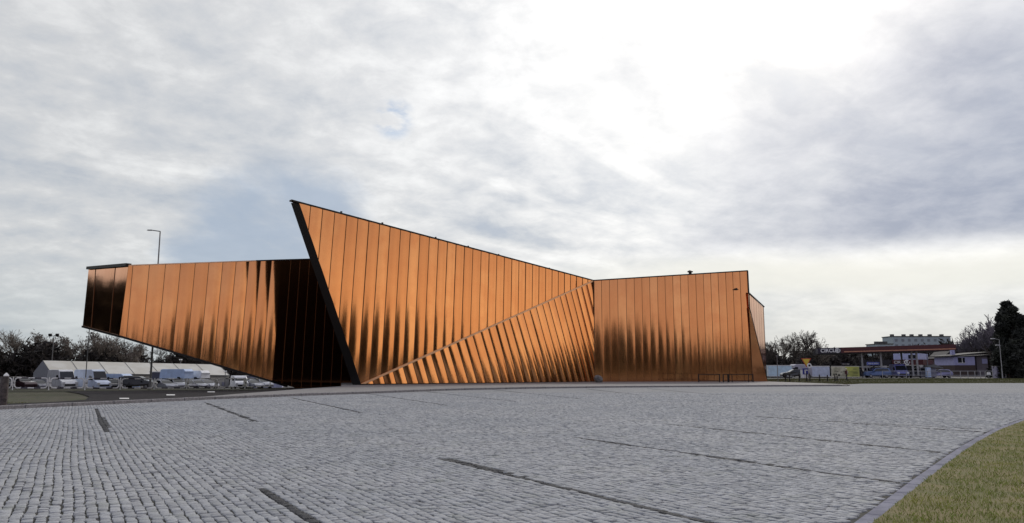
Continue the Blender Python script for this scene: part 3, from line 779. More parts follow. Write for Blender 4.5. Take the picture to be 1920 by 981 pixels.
# side of the right volume going back, with its own fold
rb0 = rv.hit(1412, 719); rtp = rv.hit(1401, 509)
S3b = rb0.copy(); S3t = atY(1403.5, 549, 113.3)
S4 = atY(1438, 716, 121.); S4.z = 0; S4t = atY(1432, 576, 121.)
sd = Plane(S3b, S4, S3t)
side = Plane(S3b, S4, (S3b + UP * 5))
sp = [side.px(1403, 549.5), side.px(1432, 576.5), side.px(1438.5, 716.8), side.px(1404.5, 577)]
sms = [(side.px(u, 560), side.px(u + 6, 712)) for u in (1403.5, 1408.5, 1413, 1417.5, 1422, 1426, 1430)]
clad('side_wall', side, [sp[3], sp[0], sp[1], sp[2]][::-1], sms, HALL, OFF, bow=.002, seamw=.06, seamh=.008, wav=.001)
fA, fB, fC = side.hit(1404.3, 577), S3b + side.n * 2.1, S4.copy()
mesh_obj('fold_return', [S3b + (fA - S3b) * 1.0, S3b, fB], [(0, 1, 2)], M['copper'], HALL, None, False, OFF)
t3 = Plane(fA, fB, fC)
a2, b2_, c2 = t3.to2(fA), t3.to2(fB), t3.to2(fC)
sms2 = [(lerp(a2, c2, k / 7.), lerp(b2_, c2, k / 7.)) for k in range(1, 7)]
if sms2[0][0][0] > sms2[-1][0][0]: sms2 = sms2[::-1]
clad('side_fold', t3, [a2, c2, b2_], sms2, HALL, OFF, bow=.002, seamw=.06, seamh=.008, wav=.001)
m_ = MB(); m_.bar(side.hit(1404.3, 577) + side.n * .1, side.hit(1438.4, 716.6) + side.n * .1, .08, .08)
m_.bar(side.hit(1403, 548.7) + side.n * .05, side.hit(1432.4, 575.5) + side.n * .05, .12, .14); m_.build('side_edge', M['black_metal'], HALL, off=OFF)
# roof and back of the right volume
top0, top1 = rv.hit(1113, 527), rv.hit(1401, 509)
m_ = MB(); b1 = S4t.copy(); b2 = Vector((bD.x, bD.y, 11)); b0_ = side.hit(1403, 549.5)
t1l = Vector((b0_.x, b0_.y + .3, b0_.z))
m_.add([top0, top1, top1 + Vector((0, .8, 0)), top0 + Vector((0, .8, 0))], [(0, 1, 2, 3)])
m_.add([top0 + Vector((0, .8, 0)), top1 + Vector((0, .8, 0)), t1l + Vector((0, .5, 0)), b1, b2], [(0, 1, 2, 3, 4)])
m_.add([b1, b2, Vector((b2.x, b2.y, 0)), Vector((b1.x, b1.y, 0))], [(0, 1, 2, 3)]); m_.build('roof', M['roof'], HALL, off=OFF)
# roof vent and small wall bracket
m_ = MB(); p = rv.hit(1296, 514) - rv.n * .4; m_.tube([p, p + UP * .35], .22, 10); m_.tube([p + UP * .32, p + UP * .46, p + UP * .62], [.40, .42, .12], 12); m_.build('roof_vent', M['black_metal'], HALL, off=OFF)
m_ = MB(); p = rv.hit(1379, 543.5) + rv.n * .2; m_.box(p, (.72, .12, .10)); m_.box(p + Vector((.05, -.05, .12)), (.34, .2, .22), taper=.6); m_.bar(p - rv.n * .2, p, .06); m_.build('wall_lamp', M['black_metal'], HALL, off=OFF)
# ---- raised left wing
WA = atY(232, 600, 84.); WB = atY(535, 722, 92.)
wing = Plane(WA, Vector((WB.x, WB.y, WA.z)), WA + UP)
wl = [140 + z_ / 2.652 for z_ in (290, 372, 452, 527, 600, 668, 737, 803, 867, 925, 980, 1033, 1085, 1135, 1185, 1233, 1280, 1327, 1373, 1418, 1462)]
ws = []
for u in wl:
    v = 498 - (u - 238) * 11 / 342.
    ws.append(seam_px(wing, u, v, .092 - max(0, u - 450) * .0001))
CT, CB = wing.px(241, 498.5), wing.px(224, 629.5)
F_t, F_b = wing.hit(528, 488.2), wing.hit(510.5, 714.6)
wing2 = Plane(F_b, F_b + Vector((math.cos(math.radians(52)), math.sin(math.radians(52)), 0)) * 20, F_t)
wingpoly = [CT, wing.px(480, 489.8), wing.px(528, 488.2), wing.px(510.5, 714.6), CB]
wingpoly2 = [wing2.px(528, 488.2), wing2.px(700, 483), wing2.px(720, 728), wing2.px(556, 728), wing2.px(510.5, 714.6)]
def convex_clad(*a, **k): return clad(*a, **k)
clad('wing_wall', wing, wingpoly, ws, HALL, OFF, bow=.036, seamw=.07, wav=.014)
ws2 = [seam_px(wing2, 528 + 17.5 * k, 488, .078 - .004 * k) for k in range(0, 11)]
clad('recess_wall', wing2, wingpoly2, ws2, HALL, OFF, bow=.006, seamw=.07, wav=.002)
# left end face of the wing
LT = atY(166.5, 504.5, 92.5); 
left = Plane(wing.to3(CT), wing.to3(CB), LT)
lp = [left.px(166.5, 504.5), left.to2(wing.to3(CT)), left.to2(wing.to3(CB)), left.px(155.5, 611.5)]
ls = [(left.px(179.6, 503), left.px(171, 615)), (left.px(216.5, 500), left.px(205.5, 624))]
clad('wing_end_wall', left, lp, ls, HALL, OFF, bow=.020, seamw=.07)
# coping, soffit, back of the wing
w3 = [wing.to3(CT), wing.hit(480, 489.8), wing2.hit(700, 483), None, None, wing.to3(CB)]; LB = left.hit(155.5, 611.5); LT = left.hit(166.5, 504.5)
m_ = MB(); m_.bar(LT + left.n * .0 + UP * .1, w3[0] + UP * .1, .6, .34); m_.build('coping', M['black_metal'], HALL, off=OFF)
coping(w3[0] + UP * .04, w3[1] + UP * .04, pl_=wing, th=.12, mt='copper_edge'); coping(w3[1] + UP * .04, F_t + UP * .04, pl_=wing, th=.14); coping(F_t + UP * .04, w3[2] + UP * .04, pl_=wing2, th=.14)
def behind(p, dy):
    c = Vector((0, 0, EYE)); k = (p.y + dy) / p.y; q_ = c + (Vector(p) - c) * k; return q_
front_bot = [LB, w3[5], F_b, wing2.hit(538, 723.4)]
m_ = MB(); 
back_bot = []
for p, dy in zip(front_bot, (9, 11, 4, 2)):
    q_ = behind(p, dy); q_.x += .5; q_.z += .05; back_bot.append(q_)
m_.add(front_bot + back_bot, [(0, 1, 5, 4), (1, 2, 6, 5), (2, 3, 7, 6)]); m_.build('soffit', M['anthracite'], HALL, off=OFF)
m_ = MB()
for a, b, pl_ in ((front_bot[0], front_bot[1], left), (front_bot[1], front_bot[2], wing), (front_bot[2], front_bot[3], wing2)): m_.bar(Vector(a) - UP * .06, Vector(b) - UP * .06, .3, .22)
m_.build('lower_trim', M['black_metal'], HALL, off=OFF)
bt = [Vector((back_bot[0].x, back_bot[0].y, LT.z - 1.2)), Vector((back_bot[1].x, back_bot[1].y, w3[0].z - 1.2)), Vector((w3[2].x + 2, w3[2].y + 8, w3[2].z - 1.2))]
m_ = MB(); m_.add([LT, w3[0], F_t, w3[2], bt[2], bt[1], bt[0]], [(0, 1, 5, 6), (1, 2, 5), (2, 3, 4, 5)])
m_.add([bt[0], bt[1], back_bot[1], back_bot[0]], [(0, 1, 2, 3)]); m_.add([bt[1], bt[2], Vector((bt[2].x, bt[2].y, -1)), back_bot[3], back_bot[2], back_bot[1]], [(0, 1, 2, 3, 4, 5)])
m_.add([LT, LB, back_bot[0], bt[0]], [(0, 1, 2, 3)])
m_.build('wing_roof', M['roof'], HALL, off=OFF)
# ================================================================== trees
def seg_mesh(name, segs, m_, parent, n=3):
    """segs: list of (p, q, r0, r1)"""
    A = np.array([list(s_[0]) + list(s_[1]) + [s_[2], s_[3]] for s_ in segs]); k = len(A)
    p, q_ = A[:, :3], A[:, 3:6]; d_ = q_ - p; d_ /= np.linalg.norm(d_, axis=1)[:, None] + 1e-9
    up = np.where(np.abs(d_[:, 2:3]) < .9, np.array([[0, 0, 1.]]), np.array([[1., 0, 0]])); a = np.cross(d_, up); a /= np.linalg.norm(a, axis=1)[:, None]; c = np.cross(a, d_)
    V = np.zeros((k, 2 * n, 3)); 
    for i in range(n):
        th = 2 * math.pi * i / n; o = a * math.cos(th) + c * math.sin(th)
        V[:, i] = p + o * A[:, 6:7]; V[:, n + i] = q_ + o * A[:, 7:8]
    per = np.array([j for i in range(n) for j in (i, (i + 1) % n, n + (i + 1) % n, n + i)])
    idx = (np.arange(k)[:, None] * 2 * n + per[None]).ravel()
    me = bpy.data.meshes.new(name); me.vertices.add(k * 2 * n); me.vertices.foreach_set('co', V.reshape(-1))
    me.loops.add(len(idx)); me.loops.foreach_set('vertex_index', idx.astype(np.int32)); me.polygons.add(k * n)
    me.polygons.foreach_set('loop_start', (np.arange(k * n) * 4).astype(np.int32)); me.polygons.foreach_set('loop_total', np.full(k * n, 4, np.int32))
    me.polygons.foreach_set('use_smooth', np.ones(k * n, bool))
    me.materials.append(m_); me.update(); o = bpy.data.objects.new(name, me); COL.objects.link(o); o.parent = parent; return o
def quads_mesh(name, C_, size, m_, parent, el=1.6):
    n = len(C_); a = rng.normal(size=(n, 3)); a /= np.linalg.norm(a, axis=1)[:, None]; b = np.cross(a, rng.normal(size=(n, 3))); b /= np.linalg.norm(b, axis=1)[:, None]
    s_ = size * rng.uniform(.5, 1.3, (n, 1)); V = np.zeros((n, 4, 3))
    V[:, 0] = C_ - a * s_ * el; V[:, 1] = C_ + b * s_ * .6; V[:, 2] = C_ + a * s_ * el; V[:, 3] = C_ - b * s_ * .6
    me = bpy.data.meshes.new(name); me.vertices.add(n * 4); me.vertices.foreach_set('co', V.reshape(-1)); me.loops.add(n * 4)
    me.loops.foreach_set('vertex_index', np.arange(n * 4, dtype=np.int32)); me.polygons.add(n)
    me.polygons.foreach_set('loop_start', (np.arange(n) * 4).astype(np.int32)); me.polygons.foreach_set('loop_total', np.full(n, 4, np.int32))
    me.materials.append(m_); me.update(); o = bpy.data.objects.new(name, me); COL.objects.link(o); o.parent = parent; return o
def bare_tree(name, H, spread, seed, tm, levels=6, up=.25, leafy=0, leaf=.12, twigr=.028, label='', group=None):
    R_ = random.Random(seed); limbs, tw = [], []; tips = []
    def grow(p, d_, L, r, lv):
        n = 3 if lv < 3 else 2; q_ = p
        for i in range(n):
            d2_ = (d_ + Vector((R_.gauss(0, .10), R_.gauss(0, .10), R_.gauss(0, .06) + up * .12))).normalized()
            nq = q_ + d2_ * (L / n); r2 = r * (1 - .3 * (i + 1) / n)
            (limbs if lv < 3 else tw).append((q_, nq, max(r * (1 - .3 * i / n), twigr * .8), max(r2, twigr * .6))); q_ = nq; d_ = d2_
            if lv >= 1 and i < n - 1 and lv < levels and R_.random() < .75: branch(q_, d_, L * R_.uniform(.5, .75), r2 * .55, lv + 1)
        if lv < levels:
            for _ in range(R_.choice((2, 3, 3)) if lv < 4 else R_.choice((2, 2, 3))): branch(q_, d_, L * R_.uniform(.62, .86), r * R_.uniform(.5, .68), lv + 1)
        else: tips.append(q_)
    def branch(p, d_, L, r, lv):
        ax = Vector((R_.gauss(0, 1), R_.gauss(0, 1), R_.gauss(0, .4))).normalized()
        d2_ = (Matrix.Rotation(R_.uniform(.3, .85) * spread, 3, ax) @ d_); d2_ = (d2_ + Vector((0, 0, up * .5))).normalized()
        grow(p, d2_, L, r, lv)
    grow(Vector((0, 0, 0)), Vector((R_.gauss(0, .03), R_.gauss(0, .03), 1)), H * .26, H * .018 + .03, 0)
    zmax = max(s_[1].z for s_ in tw); k = H / zmax
    sc_ = lambda L_: [(a * k, b * k, c, e) for a, b, c, e in L_]
    t = thing(name, label, 'tree', (0, 0, 0), 0, group)
    seg_mesh('trunk', sc_(limbs), M['bark'], t, 6); cr = seg_mesh('crown', sc_(tw), tm, t, 3)
    if leafy:
        C_ = np.array([tuple(p * k) for p in tips]); C_ = np.repeat(C_, leafy, 0) + rng.normal(0, .28, (len(C_) * leafy, 3))
        quads_mesh('foliage', C_, leaf, tm, t)
    return t
def evergreen(name, H, R0_, seed, label='', group=None, n=9000, leaf=.26, shape='ivy'):
    rs = np.random.default_rng(seed); t = thing(name, label, 'tree', (0, 0, 0), 0, group)
    limbs = [(Vector((0, 0, 0)), Vector((.1, 0, H * .8)), .28, .08)]
    cl = []
    nc = 46
    for i in range(nc):
        h = rs.uniform(.06, 1.0) if shape != 'top' else rs.uniform(.5, 1); prof = (math.sin(math.pi * min(1, .25 + h * .72)) ** .7) if shape == 'ivy' else (1.05 - h)
        th = rs.uniform(0, 2 * math.pi); rr = R0_ * prof * rs.uniform(.25, 1.0)
        c = np.array([math.cos(th) * rr, math.sin(th) * rr, h * H * .93]); cl.append((c, rs.uniform(.12, .26) * R0_ * (1.2 - .5 * h)))
        limbs.append((Vector((0, 0, h * H * .7)), Vector(c), .07, .02))
    seg_mesh('trunk', limbs, M['bark'], t, 6)
    C_ = []
    for c, r_ in cl:
        m_ = n // nc; v = rs.normal(size=(m_, 3)); v /= np.linalg.norm(v, axis=1)[:, None]; C_.append(c + v * (r_ * rs.uniform(.3, 1.15, (m_, 1)) ** .6 * 1.5) * np.array([1, 1, .85]))
    C_ = np.concatenate(C_); C_ = C_[C_[:, 2] > .1]
    quads_mesh('crown', C_, leaf, M['evergreen'], t); return t
def place(o, p, rz, s_=1., label=None, group=None):
    o.location = p; o.rotation_euler = (0, 0, rz); o.scale = (s_, s_, s_)
    if label: o['label'] = label
    if group: o['group'] = group
G_L = 'bare trees in the belt behind the white tent'
protos = [bare_tree('bare_tree', 12, 1.0, 3, M['twig'], 6, .25, group=G_L), bare_tree('bare_tree', 12, 1.15, 11, M['twig_dark'], 6, .15, group=G_L, twigr=.045), bare_tree('bare_tree', 12, .8, 23, M['twig'], 6, .4, leafy=2, leaf=.16, group=G_L)]
used = [False] * 3
def get(i):
    if not used[i]: used[i] = True; return protos[i]
    return copy_tree(protos[i])
# left belt: (u, Y, image top v, proto, label)
LT_ = [(-40, 150, 636, 0, 'bare tree cut by the left photo edge, furthest left of the belt'), (12, 165, 628, 1, 'dark twiggy tree above the brown post at the left edge'),
       (30, 150, 614, 0, 'tall fine-twigged bare tree left of the white tent'), (62, 160, 622, 2, 'brownish bushy tree above the left gable of the tent'),
       (84, 155, 640, 1, 'low dark tree right behind the twin floodlight pole'), (104, 168, 630, 0, 'pale-twigged tree just right of the twin floodlight pole'),
       (122, 150, 628, 2, 'bushy tree between floodlight pole and slim lamp post'), (143, 160, 636, 1, 'dark tree just left of the slim lamp post'),
       (162, 172, 633, 0, 'tree whose twigs show behind the slim lamp post'), (182, 150, 620, 2, 'tall tree under the lower left tip of the copper wing'),
       (205, 158, 622, 0, 'pale open tree touching the dark soffit edge'), (226, 165, 634, 1, 'dark tree below the corner of the copper wing'),
       (247, 150, 640, 2, 'dense brown tree left of the tall street lamp shaft'), (270, 160, 646, 0, 'airy tree right beside the tall street lamp shaft'),
       (296, 170, 650, 1, 'dark tree just right of the tall street lamp shaft'), (322, 160, 664, 2, 'low tree over the middle of the tent ridge'),
       (350, 175, 664, 1, 'small dark tree over the right part of the tent ridge'), (384, 175, 674, 0, 'small tree over the right end of the tent'),
       (420, 185, 682, 1, 'dark little tree right of the tent end')]
for u, Yd, v, pi_, lb in LT_:
    p = base(u, Yd); top = atY(u, v, Yd).z; o = get(pi_); place(o, p - Vector((0, 0, .2)), random.uniform(0, 6.28), (top - p.z) / 12.0, lb, G_L)
# undergrowth of the belt: one tangled mass
def thicket(name, pts, hfun, dens, label, m_='thicket', size=.35):
    C_ = []
    for (a, b) in zip(pts[:-1], pts[1:]):
        L = math.dist(a, b); n = int(L * dens); t_ = rng.uniform(0, 1, n); dd = rng.uniform(-4, 4, n)
        x = a[0] + (b[0] - a[0]) * t_; y = a[1] + (b[1] - a[1]) * t_ + dd
        H_ = hfun(x) * (1 + .22 * np.sin(x * .55 + 1) + .14 * np.sin(x * 1.9)) ; z = rng.uniform(0, 1, n) ** .8 * H_ * rng.uniform(.75, 1.08, n)
        C_.append(np.stack([x, y, z + np.array([gz(i, j) for i, j in zip(x, y)])], 1))
    o = quads_mesh(name, np.concatenate(C_), size, M[m_], None, 2.4); tag(o, label, 'shrubs', None, 'stuff'); return o
bp = [base(-90, 150), base(60, 148), base(200, 152), base(330, 160), base(520, 190)]
thicket('undergrowth', [(p.x, p.y) for p in bp], lambda x: np.interp(x, [-130, -95, -60, -40], [6.8, 6.8, 5.2, 3.4]), 340, 'dark tangled undergrowth filling the tree belt behind the tent')
bp = [base(1425, 178), base(1530, 182), base(1640, 215), base(1780, 225), base(1850, 190), base(1990, 180)]
thicket('undergrowth', [(p.x, p.y) for p in bp], lambda x: np.interp(x, [58, 80, 100, 120, 140], [4.6, 5.0, 5.0, 7, 8]), 260, 'dark shrubs and hedge mass behind the filling station')

G_R = 'bare trees right of the copper hall'
RT_ = [(1447, 165, 640, 1, 'dark bare tree at the right-hand corner of the copper hall'), (1474, 160, 633, 0, 'bare tree behind the pale blue trailer'),
       (1506, 150, 616, 1, 'tallest dark bare tree above the warning sign'), (1530, 160, 642, 0, 'low spreading bare tree behind the left end of the canopy'),
       (1458, 172, 636, 1, 'dark tangled tree between the hall corner and the slim grey pole'), (1490, 158, 624, 1, 'dark dense tree left of the tallest bare tree'), (1518, 156, 628, 1, 'dark tree whose twigs overlap the right side of the tallest bare tree'),
       (1560, 230, 664, 2, 'small tree seen under the left end of the canopy')]
for u, Yd, v, pi_, lb in RT_:
    p = base(u, Yd); o = get(pi_); place(o, p - Vector((0, 0, .2)), random.uniform(0, 6.28), (atY(u, v, Yd).z - p.z) / 12., lb, G_R)
vt = bare_tree('bare_tree', 12, .95, 41, M['twig_violet'], 6, .35, label='', twigr=.05)
G_F = 'fine-twigged trees on the far right'
FT_ = [(1812, 205, 630, 'pale violet twiggy tree right of the grey apartment block'), (1832, 190, 618, 'violet-grey tree left of the fan-shaped bare tree'),
       (1858, 175, 590, 'fan-shaped bare tree left of the dark ivy-clad tree'), (1885, 200, 640, 'twiggy tree partly hidden by the dark ivy-clad tree'), (1846, 186, 604, 'grey-violet tree filling the gap left of the fan-shaped tree'), (1822, 196, 628, 'small violet tree above the flat roofed house'), (1868, 168, 600, 'twiggy tree leaning against the dark ivy-clad tree')]
for i, (u, Yd, v, lb) in enumerate(FT_):
    o = vt if i == 0 else copy_tree(vt); p = base(u, Yd); place(o, p, random.uniform(0, 6), (atY(u, v, Yd).z - p.z) / 12., lb, G_F)
eg = evergreen('evergreen_tree', 12, 4.0, 5, 'massive dark ivy-clad evergreen at the right photo edge', None, n=15000)
p = base(1907, 132); place(eg, p, 0, (atY(1907, 578, 132).z - p.z) / 11.4)
eg1 = evergreen('evergreen_tree', 12, 3.4, 8, 'slim evergreen top rising over the ivy-clad tree', None, n=7000, leaf=.22, shape='top')
p = base(1901, 138); place(eg1, p, 0, (atY(1901, 566, 138).z - p.z) / 11.6)
eg2 = evergreen('evergreen_tree', 8, 3.2, 9, 'round dark evergreen shrub below the far right lamps', None, n=8000)
p = base(1893, 126); place(eg2, p, 0, (atY(1893, 640, 126).z - p.z) / 8.)
# trees that stand beside and behind the viewer: the copper walls mirror them
G_B = 'trees beyond the frame mirrored in the copper walls'
LB_ = 'tall tree standing outside the view and mirrored in the copper cladding'
eb = evergreen('mirrored_tree', 10, 3.6, 77, LB_, G_B, n=4600, leaf=.5)
bpy.data.objects[eb.name].children[1].data.materials[0] = M['mirror_leaf']
first = True
sp = evergreen('mirrored_tree', 10, 3.6, 78, LB_, G_B, n=2300, leaf=.42); sp.children[1].data.materials[0] = M['mirror_leaf']; firsts = True
spots = []
for i in range(48): spots.append((-14 + i * 4.0 + random.uniform(-1.5, 1.5), -46 + random.uniform(-5, 5), random.uniform(.75, 1.3)))
for i in range(18): spots.append((140 + random.uniform(-5, 7), 104 + i * 3.4, random.uniform(1.3, 1.7)))
for i in range(16): spots.append((142 + random.uniform(-5, 7), -20 + i * 4.2, random.uniform(1.9, 2.5)))
for i in range(11): spots.append((70 + i * 2.6, -54 + random.uniform(-3, 3), random.uniform(1.6, 2.1)))
for i in range(54): spots.append((136 + random.uniform(-2, 2), -38 + i * 4., random.uniform(.42, .62)))
for x, y, s_ in ((-64, 72, 1.3), (-68, 79, 1.4), (-72, 86, 1.45), (-77, 93, 1.5), (-82, 100, 1.5), (-90, 90, 1.7), (-92, 104, 1.6), (-86, 80, 1.6), (-95, 112, 1.7), (-100, 122, 1.8), (-104, 98, 1.7), (-112, 110, 1.8), (-110, 126, 1.8)): spots.append((x, y, s_))  # unseen trees added on the left to darken the reflection in the wing end wall
spots = [(x, y, s_ * (1.18 if x < -60 else 1)) for x, y, s_ in spots]
for x, y, s_ in spots:
    if s_ > 1.35 and x > 0: o = sp if firsts else copy_tree(sp); firsts = False
    else: o = eb if first else copy_tree(eb); first = False
    place(o, Vector((x, y, gz(x, y) - .1)), random.uniform(0, 6.28), s_)
# ================================================================== lamps, posts
def street_lamp(name, label, u, Yd, topv, arm, r=.075, group=None, mtl='steel', arm_dir=None, twin=False):
    p = base(u, Yd); H = atY(u, topv, Yd).z - p.z
    t = thing(name, label, 'street lamp', p, 0, group)
    m_ = MB(); m_.tube([(0, 0, -.1), (0, 0, .5), (0, 0, 1.1), (0, 0, H)], [r * 1.9, r * 1.7, r * 1.25, r * .7], 10); m_.build('pole', M[mtl], t)
    m_ = MB()
    if arm:
        m_.tube([(0, 0, H - .05), (0, 0, H), (arm, 0, H + .14)], r * .6, 8); m_.build('arm', M[mtl], t)
        m_ = MB(); s_ = 1 if arm > 0 else -1; m_.box((arm + s_ * .25, 0, H + .16), (.72, .30, .10), taper=.7); h = m_.build('lamp_head', M[mtl], t)
        m_ = MB(); m_.box((arm + s_ * .3, 0, H + .10), (.4, .22, .03)); m_.build('lens', M['lamp_lens'], h)
    return t
street_lamp('street_lamp', 'tall grey street lamp rising behind the copper wing', 281, 93, 434, -1.0, .10)
street_lamp('street_lamp', 'slim lamp post passing the lower left tip of the copper wing', 159, 98, 520, 0, .05)
street_lamp('street_lamp', 'small street lamp with flat pale head right of the grey cabinet', 1880, 124, 637, -.75, .05, mtl='pale_steel')
street_lamp('street_lamp', 'shorter lamp in front of the ivy-clad tree, nearest the cabinet', 1886, 128, 649, -.6, .05, mtl='pale_steel')
for u, Yd, v, lb in ((93, 142, 630, 'twin-head floodlight pole behind the left part of the tent'), (336, 150, 676, 'small white lamp pole at the tent ridge right of the street lamp'), (421, 138, 698, 'little pole lamp at the right end of the white tent')):
    p = base(u, Yd); H = atY(u, v, Yd).z - p.z; t = thing('floodlight_pole', lb, 'floodlight', p)
    m_ = MB(); m_.tube([(0, 0, 0), (0, 0, H)], [.10, .06], 8); m_.build('pole', M['steel'], t)
    w_ = 1.3 if H > 7 else .35
    m_ = MB(); m_.bar((-w_ / 2, 0, H), (w_ / 2, 0, H), .08); m_.build('crossbar', M['steel'], t)
    for s_ in (-1, 1):
        m_ = MB(); m_.box((s_ * w_ / 2, -.1, H + .15), (w_ * .42, .3, w_ * .38), rx=.3); m_.build('floodlight', M['black_metal' if w_ > 1 else 'sign_white'], t)
# brown post at the left edge
p = at(5, 761, 0.); p = Vector((p.x - .02, p.y, .0))
t = thing('wooden_post', 'dark weathered post with a pale cap cut by the left photo edge', 'post', p)
hh = (761 - 707) / 1440 * p.y
m_ = MB(); m_.tube([(0, 0, -.1), (.01, 0, hh * .5), (0, .01, hh)], [.19, .18, .175], 14); m_.build('shaft', M['wood_post'], t)
m_ = MB(); m_.tube([(.06, 0, hh), (.06, 0, hh + .05), (.06, 0, hh + .16)], [.14, .13, .02], 4); m_.build('cap', M['sign_white'], t)
p = at(-22, 757, 0.); p = p * 1.03; p.z = .0; t = thing('sign_board', 'pale blank sign board cut by the left photo edge', 'sign', p)
m_ = MB(); m_.tube([(0, 0, 0), (0, 0, 1.75)], .03, 8); m_.build('pole', M['steel'], t)
m_ = MB(); m_.box((.12, -.05, 1.55), (.46, .02, .26)); m_.build('plate', M['sign_white'], t)

# ================================================================== segmented barriers
BX = [(-52, 84.5), (23, 84.5), (91, 86), (159, 88), (225, 90.5), (289, 93), (350, 95.5), (405, 98.5), (459, 101.5), (508, 104.5)]
ORD = ['first', 'second', 'third', 'fourth', 'fifth', 'sixth', 'seventh', 'eighth', 'ninth']
BP_ = [base(*b) for b in BX]
for i in range(len(BP_)):
    p = BP_[i]; p.z = atY(BX[i][0], 730 if i < 6 else 729.5 - (i - 6) * .8, BX[i][1]).z
M['barrier'] = mat('barrier_white', (.93, .93, .93), .4)
for i in range(len(BP_) - 1):
    a, b = BP_[i], BP_[i + 1]; dd = b - a; L = math.hypot(dd.x, dd.y) - .24; Hh = 1.22; rz = math.atan2(dd.y, dd.x)
    t = thing('road_barrier', f'white and dark dashed tube barrier panel, {ORD[i]} from the left photo edge', 'barrier', a, rz, 'barrier panels along the road')
    r_ = .30; x0, x1, z0, z1 = .16, L + .08, .14, Hh; sl_ = dd.z / max(L, .1)
    pts = []
    def arc(cx, cz, a0, a1):
        for k in range(6):
            th = math.radians(a0 + (a1 - a0) * k / 5); pts.append((cx + r_ * math.cos(th), cz + r_ * math.sin(th)))
    arc(x0 + r_, z0 + r_, 270, 180); arc(x0 + r_, z1 - r_, 180, 90)
    def linx(xa, xb, z, n=8):
        for k in range(1, n): pts.append((xa + (xb - xa) * k / n, z))
    linx(x0 + r_, x1 - r_, z1); arc(x1 - r_, z1 - r_, 90, 0); arc(x1 - r_, z0 + r_, 0, -90); linx(x1 - r_, x0 + r_, z0); pts.append(pts[0])
    P3_ = [Vector((x, 0, z + x * sl_)) for x, z in pts]; mis = []
    for (xa, za), (xb, zb) in zip(pts[:-1], pts[1:]):
        xm, zm = (xa + xb) / 2, (za + zb) / 2; f = (xm - x0) / (x1 - x0)
        if abs(zm - z0) < .02 or abs(zm - z1) < .02: mis.append(0 if (f < .24 or f > .76 or .40 < f < .60) else 1)
        else: mis.append(1 if (z0 + z1) / 2 - .16 < zm < (z0 + z1) / 2 + .16 and r_ < .1 else 0)
    # split verticals into white ends with dark middle
    m_ = MB(); m_.tube(P3_, .07, 6, mis=mis, cap=False)
    m_.build('frame', [M['barrier'], M['barrier_dark']], t)
    m_ = MB(); m_.bar((-.03, 0, (z0 + z1) / 2), (.24, 0, (z0 + z1) / 2), .10, .14); m_.build('clamp', M['black_metal'], t)
    m_ = MB(); m_.tube([(0, 0, -.1), (0, 0, Hh + .1)], .06, 8); m_.build('post', M['barrier'], t)

# ================================================================== white tent
TL, TR = atY(95, 699, 128), atY(430, 703.5, 150)
zb = gz(TL.x, TL.y); he = TL.z - zb
ax = Vector((TR.x - TL.x, TR.y - TL.y, 0)); LT_len = ax.length; rz = math.atan2(ax.y, ax.x)
rdg_h = 2.05; W_ = 10.
t = thing('white_tent', 'long off-white marquee with ridged roof behind the parked vans', 'tent', (TL.x, TL.y, zb), rz)
zr = (TR.z - TL.z)     # floor and eaves follow the slope
def tz(x, z): return z + zr * x / LT_len
m_ = MB(); NB = 7
m_.add([(0, -.25, tz(0, he - .08)), (LT_len, -.25, tz(LT_len, he - .08)), (LT_len, W_ / 2, tz(LT_len, he + rdg_h)), (0, W_ / 2, tz(0, he + rdg_h)), (LT_len, W_ + .25, tz(LT_len, he - .08)), (0, W_ + .25, tz(0, he - .08))], [(0, 1, 2, 3), (3, 2, 4, 5)])
m_.build('roof', M['canvas'], t)
m_ = MB()
for i in range(NB + 1):
    x = LT_len * i / NB; m_.bar((x, -.28, tz(x, he - .05)), (x, W_ / 2, tz(x, he + rdg_h + .03)), .06, .05)
m_.bar((0, -.3, he - .12), (LT_len, -.3, tz(LT_len, he - .12)), .06, .22); m_.build('roof_rib', M['seam'], t)
m_ = MB(); m_.add([(0, 0, -1), (LT_len, 0, tz(LT_len, -1)), (LT_len, 0, tz(LT_len, he)), (0, 0, he)], [(0, 1, 2, 3)])
m_.add([(0, W_, -1), (LT_len, W_, tz(LT_len, -1)), (LT_len, W_, tz(LT_len, he)), (0, W_, he)], [(3, 2, 1, 0)])
m_.build('side_wall', mat('canvas_wall', (.48, .47, .43), .7), t)
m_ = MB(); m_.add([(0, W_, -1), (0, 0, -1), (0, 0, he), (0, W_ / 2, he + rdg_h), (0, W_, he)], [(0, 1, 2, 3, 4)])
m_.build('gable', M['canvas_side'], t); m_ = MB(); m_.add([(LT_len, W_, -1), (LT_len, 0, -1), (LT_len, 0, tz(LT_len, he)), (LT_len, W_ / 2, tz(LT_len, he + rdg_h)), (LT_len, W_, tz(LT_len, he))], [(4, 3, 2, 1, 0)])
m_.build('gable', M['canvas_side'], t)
m_ = MB(); m_.box((LT_len * .82, -.08, 1.1), (1.6, .06, 2.2)); m_.box((LT_len * .965, -.08, tz(LT_len * .965, 1.0)), (.7, .06, .7)); m_.build('door', M['tarp'], t)
